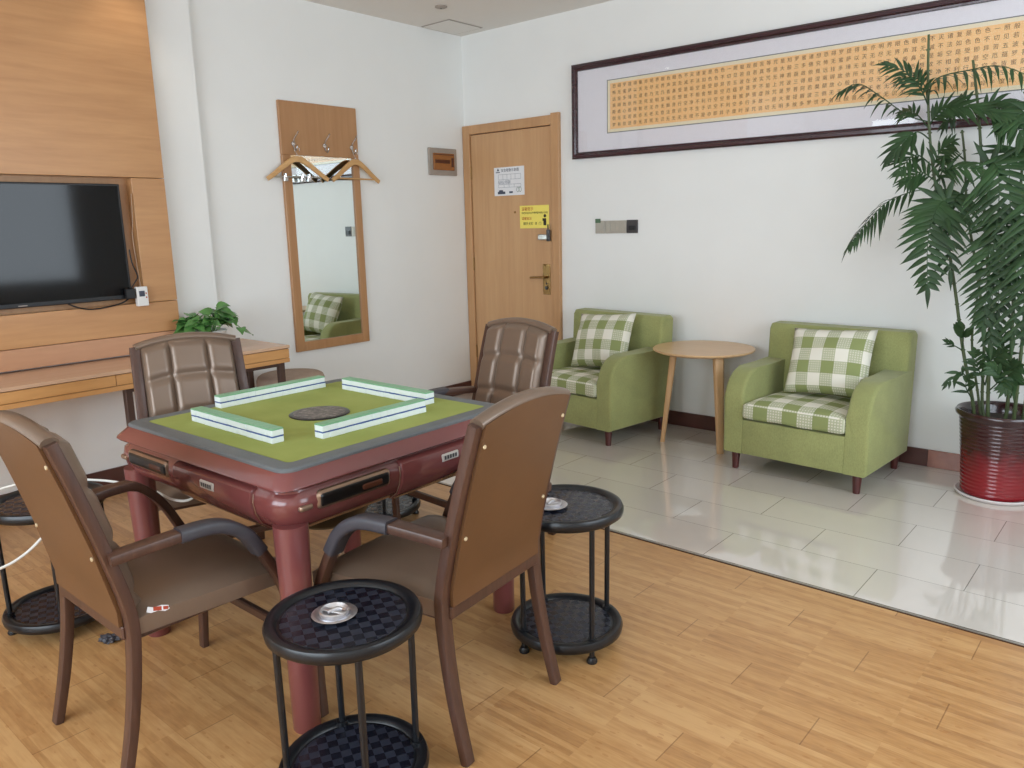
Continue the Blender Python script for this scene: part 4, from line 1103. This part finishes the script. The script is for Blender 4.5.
FR = [  # path, leaflets, length, half width, angle, droop, plane, start
 ([(-0.422, -0.030, 1.787), (-0.512, -0.070, 1.825), (-0.626, -0.120, 1.919), (-0.722, -0.150, 1.983), (-0.805, -0.180, 1.948)], 12, .10, .0085, 60, .75, UPN, .25),
 ([(-0.430, -0.040, 1.864), (-0.461, -0.080, 1.940), (-0.517, -0.120, 2.014), (-0.600, -0.150, 2.053)], 10, .12, .0078, 45, .35, FCN, .2),
 ([(-0.430, -0.040, 1.864), (-0.464, 0.000, 1.963), (-0.520, 0.050, 2.017), (-0.611, 0.100, 2.025)], 8, .11, .0078, 50, .4, FCN, .25),
 ([(-0.430, -0.040, 1.864), (-0.399, -0.080, 1.968), (-0.249, -0.120, 1.987), (-0.128, -0.150, 1.983), (-0.007, -0.180, 1.922)], 14, .13, .0078, 62, .8, UPN, .12),
 ([(-0.421, -0.030, 1.773), (-0.342, -0.100, 1.836), (-0.208, -0.160, 1.816), (-0.070, -0.200, 1.765)], 16, .13, .0095, 40, .2, FCN, .1),
 ([(-0.415, -0.030, 1.750), (-0.500, 0.020, 1.840), (-0.590, 0.100, 1.861)], 7, .10, .008, 40, .2, FCN, .4),
 ([(-0.411, -0.030, 1.704), (-0.450, -0.100, 1.739), (-0.491, -0.150, 1.703), (-0.540, -0.180, 1.632)], 5, .13, .014, 35, .3, FCN, .4),
 ([(-0.398, -0.030, 1.587), (-0.442, -0.100, 1.633), (-0.471, -0.150, 1.610), (-0.497, -0.170, 1.556)], 8, .12, .0078, 58, .25, FCN, .2),
 ([(-0.392, -0.030, 1.564), (-0.348, -0.100, 1.640), (-0.290, -0.150, 1.678)], 7, .12, .0078, 48, .3, FCN, .2),
 ([(-0.380, -0.030, 1.517), (-0.422, -0.120, 1.553), (-0.473, -0.150, 1.509)], 8, .12, .0085, 55, .25, FCN, .2),
 ([(-0.370, -0.030, 1.47), (-0.33, -0.10, 1.55), (-0.25, -0.14, 1.56), (-.17, -.16, 1.55)], 8, .12, .0078, 50, .3, FCN, .2),
 ([(-0.353, -0.030, 1.399), (-0.408, -0.060, 1.471), (-0.551, -0.120, 1.424), (-0.639, -0.160, 1.316), (-0.712, -0.180, 1.204)], 16, .095, .0085, 62, .8, UPN, .33),
 ([(-0.295, -0.030, 1.209), (-0.296, -0.100, 1.396), (-0.325, -0.160, 1.388), (-0.345, -0.200, 1.238), (-0.33, -0.200, 1.02)], 22, .17, .0145, 72, .25, FCN, .22),
 ([(-0.239, 0.020, 1.348), (-0.248, -0.060, 1.441), (-0.263, -0.120, 1.418), (-0.275, -0.150, 1.282), (-0.250, -0.160, 1.098)], 11, .16, .0125, 70, .25, FCN, .25),
 ([(-0.166, -0.050, 1.460), (-0.135, -0.120, 1.567), (-0.092, -0.180, 1.540), (-0.072, -0.200, 1.389), (-0.077, -0.200, 1.193)], 14, .2, .0125, 70, .2, FCN, .22),
 ([(-0.122, -0.060, 1.164), (-0.103, -0.150, 1.258), (-0.092, -0.200, 1.193), (-0.083, -0.220, 1.038), (-0.079, -0.220, 0.857)], 12, .15, .0125, 70, .2, FCN, .25),
 ([(-0.208, -0.050, 1.774), (-0.160, -0.100, 1.816), (-0.080, -0.150, 1.787), (-0.002, -0.200, 1.659)], 12, .16, .011, 55, .4, FCN, .2),
 ([(-0.021, 0.020, 1.184), (-0.034, -0.080, 1.322), (-0.046, -0.150, 1.279), (-0.042, -0.200, 1.105), (-0.034, -0.200, 0.926)], 13, .17, .0125, 70, .25, FCN, .2),
 ([(-0.021, 0.020, 1.184), (0.002, -0.100, 1.300), (0.026, -0.200, 1.193), (0.033, -0.240, 1.021), (0.040, -0.240, 0.822)], 13, .17, .0125, 70, .25, FCN, .2),
 ([(-0.033, 0.040, 1.545), (-0.043, -0.050, 1.629), (-0.054, -0.150, 1.582), (-0.031, -0.200, 1.409), (0.0, -0.200, 1.237)], 13, .19, .0125, 70, .25, FCN, .2),
 ([(-0.267, 0.030, 1.604), (-0.345, 0.080, 1.658), (-0.372, 0.120, 1.615), (-0.399, 0.150, 1.474)], 8, .12, .0078, 55, .3, FCN, .25),
 ([(-0.033, 0.040, 1.545), (0.022, -0.050, 1.624), (0.088, -0.100, 1.575), (0.146, -0.150, 1.403)], 11, .18, .0125, 70, .3, FCN, .2),
 ([(-0.208, -0.050, 1.774), (-0.283, 0.000, 1.874), (-0.341, 0.080, 1.865), (-0.386, 0.120, 1.781)], 8, .12, .0078, 50, .3, FCN, .25),
 ([(.042, -.1, 1.277), (.06, -.2, 1.42), (.09, -.27, 1.33), (.1, -.3, 1.15), (.1, -.3, .95)], 12, .18, .0125, 70, .25, FCN, .2),
 ([(.0, .0, 1.0), (-.03, -.12, 1.12), (-.06, -.18, 1.05), (-.06, -.2, .9), (-.05, -.2, .78)], 11, .14, .0125, 70, .25, FCN, .2),
 ([(.05, -.09, 1.1), (.08, -.18, 1.2), (.1, -.24, 1.12), (.11, -.26, .95), (.11, -.26, .8)], 11, .16, .0125, 70, .25, FCN, .2),
 ([(.045, -.1, 1.6), (.05, -.14, 1.72), (.0, -.18, 1.78), (-.08, -.2, 1.74)], 11, .15, .011, 58, .35, FCN, .2),
 ([(.045, -.1, 1.55), (.1, -.14, 1.75), (.18, -.18, 1.8), (.28, -.2, 1.72)], 12, .16, .011, 58, .35, FCN, .2),
 ([(-0.154, -0.040, 0.563), (-0.180, -0.100, 0.609), (-0.221, -0.150, 0.554)], 4, .07, .008, 40, .2, FCN, .3),
 ([(-0.194, -0.030, 0.706), (-0.219, -0.060, 0.727), (-0.252, -0.100, 0.754)], 3, .05, .006, 30, .1, FCN, .5),
 ([(-0.194, -0.030, 0.706), (-0.180, -0.100, 0.780), (-0.191, -0.120, 0.815)], 2, .11, .018, 25, .1, FCN, .4),
 ([(-0.082, -0.030, 0.545), (-0.050, -0.120, 0.683), (-0.003, -0.160, 0.731)], 7, .10, .011, 50, .3, FCN, .3),
 ([(-0.082, -0.030, 0.545), (-0.103, -0.120, 0.640), (-0.115, -0.160, 0.721)], 6, .09, .010, 50, .3, FCN, .3),
 ([(-0.039, -0.030, 0.526), (0.019, -0.120, 0.634), (0.061, -0.160, 0.672)], 7, .10, .011, 50, .3, FCN, .3),
 ([(-0.049, -0.100, 0.537), (-0.004, -0.160, 0.610), (-0.043, -0.200, 0.668)], 7, .09, .010, 50, .3, FCN, .3),
 ([(-0.027, 0.000, 0.571), (-0.017, -0.060, 0.749), (-0.041, -0.100, 0.823)], 7, .10, .010, 50, .3, FCN, .3),
 ([(.03, -.05, .5), (.05, -.12, .6), (.02, -.16, .56)], 6, .09, .010, 50, .3, FCN, .3),
 ([(-.12, -.02, .45), (-.15, -.1, .54), (-.13, -.14, .60)], 4, .08, .0078, 50, .3, FCN, .3),
]
for i, (pts, n, L, W_, sp_, dr_, pl_, st_) in enumerate(FR):
    frond(pts, n, L, W_, st_, sp_, dr_, pn=pl_, seed=i)
# ------------------------------------------------------------------ light: daylight through the rear window and an added side window
w = bpy.data.worlds.new('sky'); S.world = w; w.use_nodes = True
bg = w.node_tree.nodes['Background']; bg.inputs[0].default_value = (.80, .90, 1, 1); bg.inputs[1].default_value = 1.2
def area(name, loc, rot, sx, sy, power, col):
    ld = bpy.data.lights.new(name, 'AREA'); ld.shape = 'RECTANGLE'; ld.size = sx; ld.size_y = sy; ld.energy = power; ld.color = col
    o = bpy.data.objects.new(name, ld); C.objects.link(o); o.location = loc; o.rotation_euler = rot; return o
area('window_area_light', ((W0+W1)/2, YF-.18, (WZ0+WZ1)/2), (R(90), 0, 0), W1-W0, WZ1-WZ0, 172, (.80, .905, 1))
area('window_area_light', (XR+.18, (RW0+RW1)/2, 1.6), (R(90), 0, R(90)), RW1-RW0, 1.6, 62, (.80, .905, 1))  # lamp outside the added side window, lifts the tiles and left wall
sp_l = bpy.data.lights.new('downlight_beam', 'SPOT'); sp_l.energy = 4; sp_l.spot_size = R(100); sp_l.spot_blend = .6; sp_l.color = (1, .92, .8); sp_l.shadow_soft_size = .03
so = bpy.data.objects.new('downlight_beam', sp_l); C.objects.link(so); so.location = (.32, -2.62, H-.02)

S.view_settings.view_transform = 'Standard'; S.view_settings.look = 'None'; S.view_settings.exposure = 0.09; S.view_settings.gamma = 1
S.view_settings.use_curve_mapping = False
S.cycles.use_denoising = True
S.cycles.max_bounces = 10; S.cycles.diffuse_bounces = 6; S.cycles.caustics_reflective = False; S.cycles.caustics_refractive = False
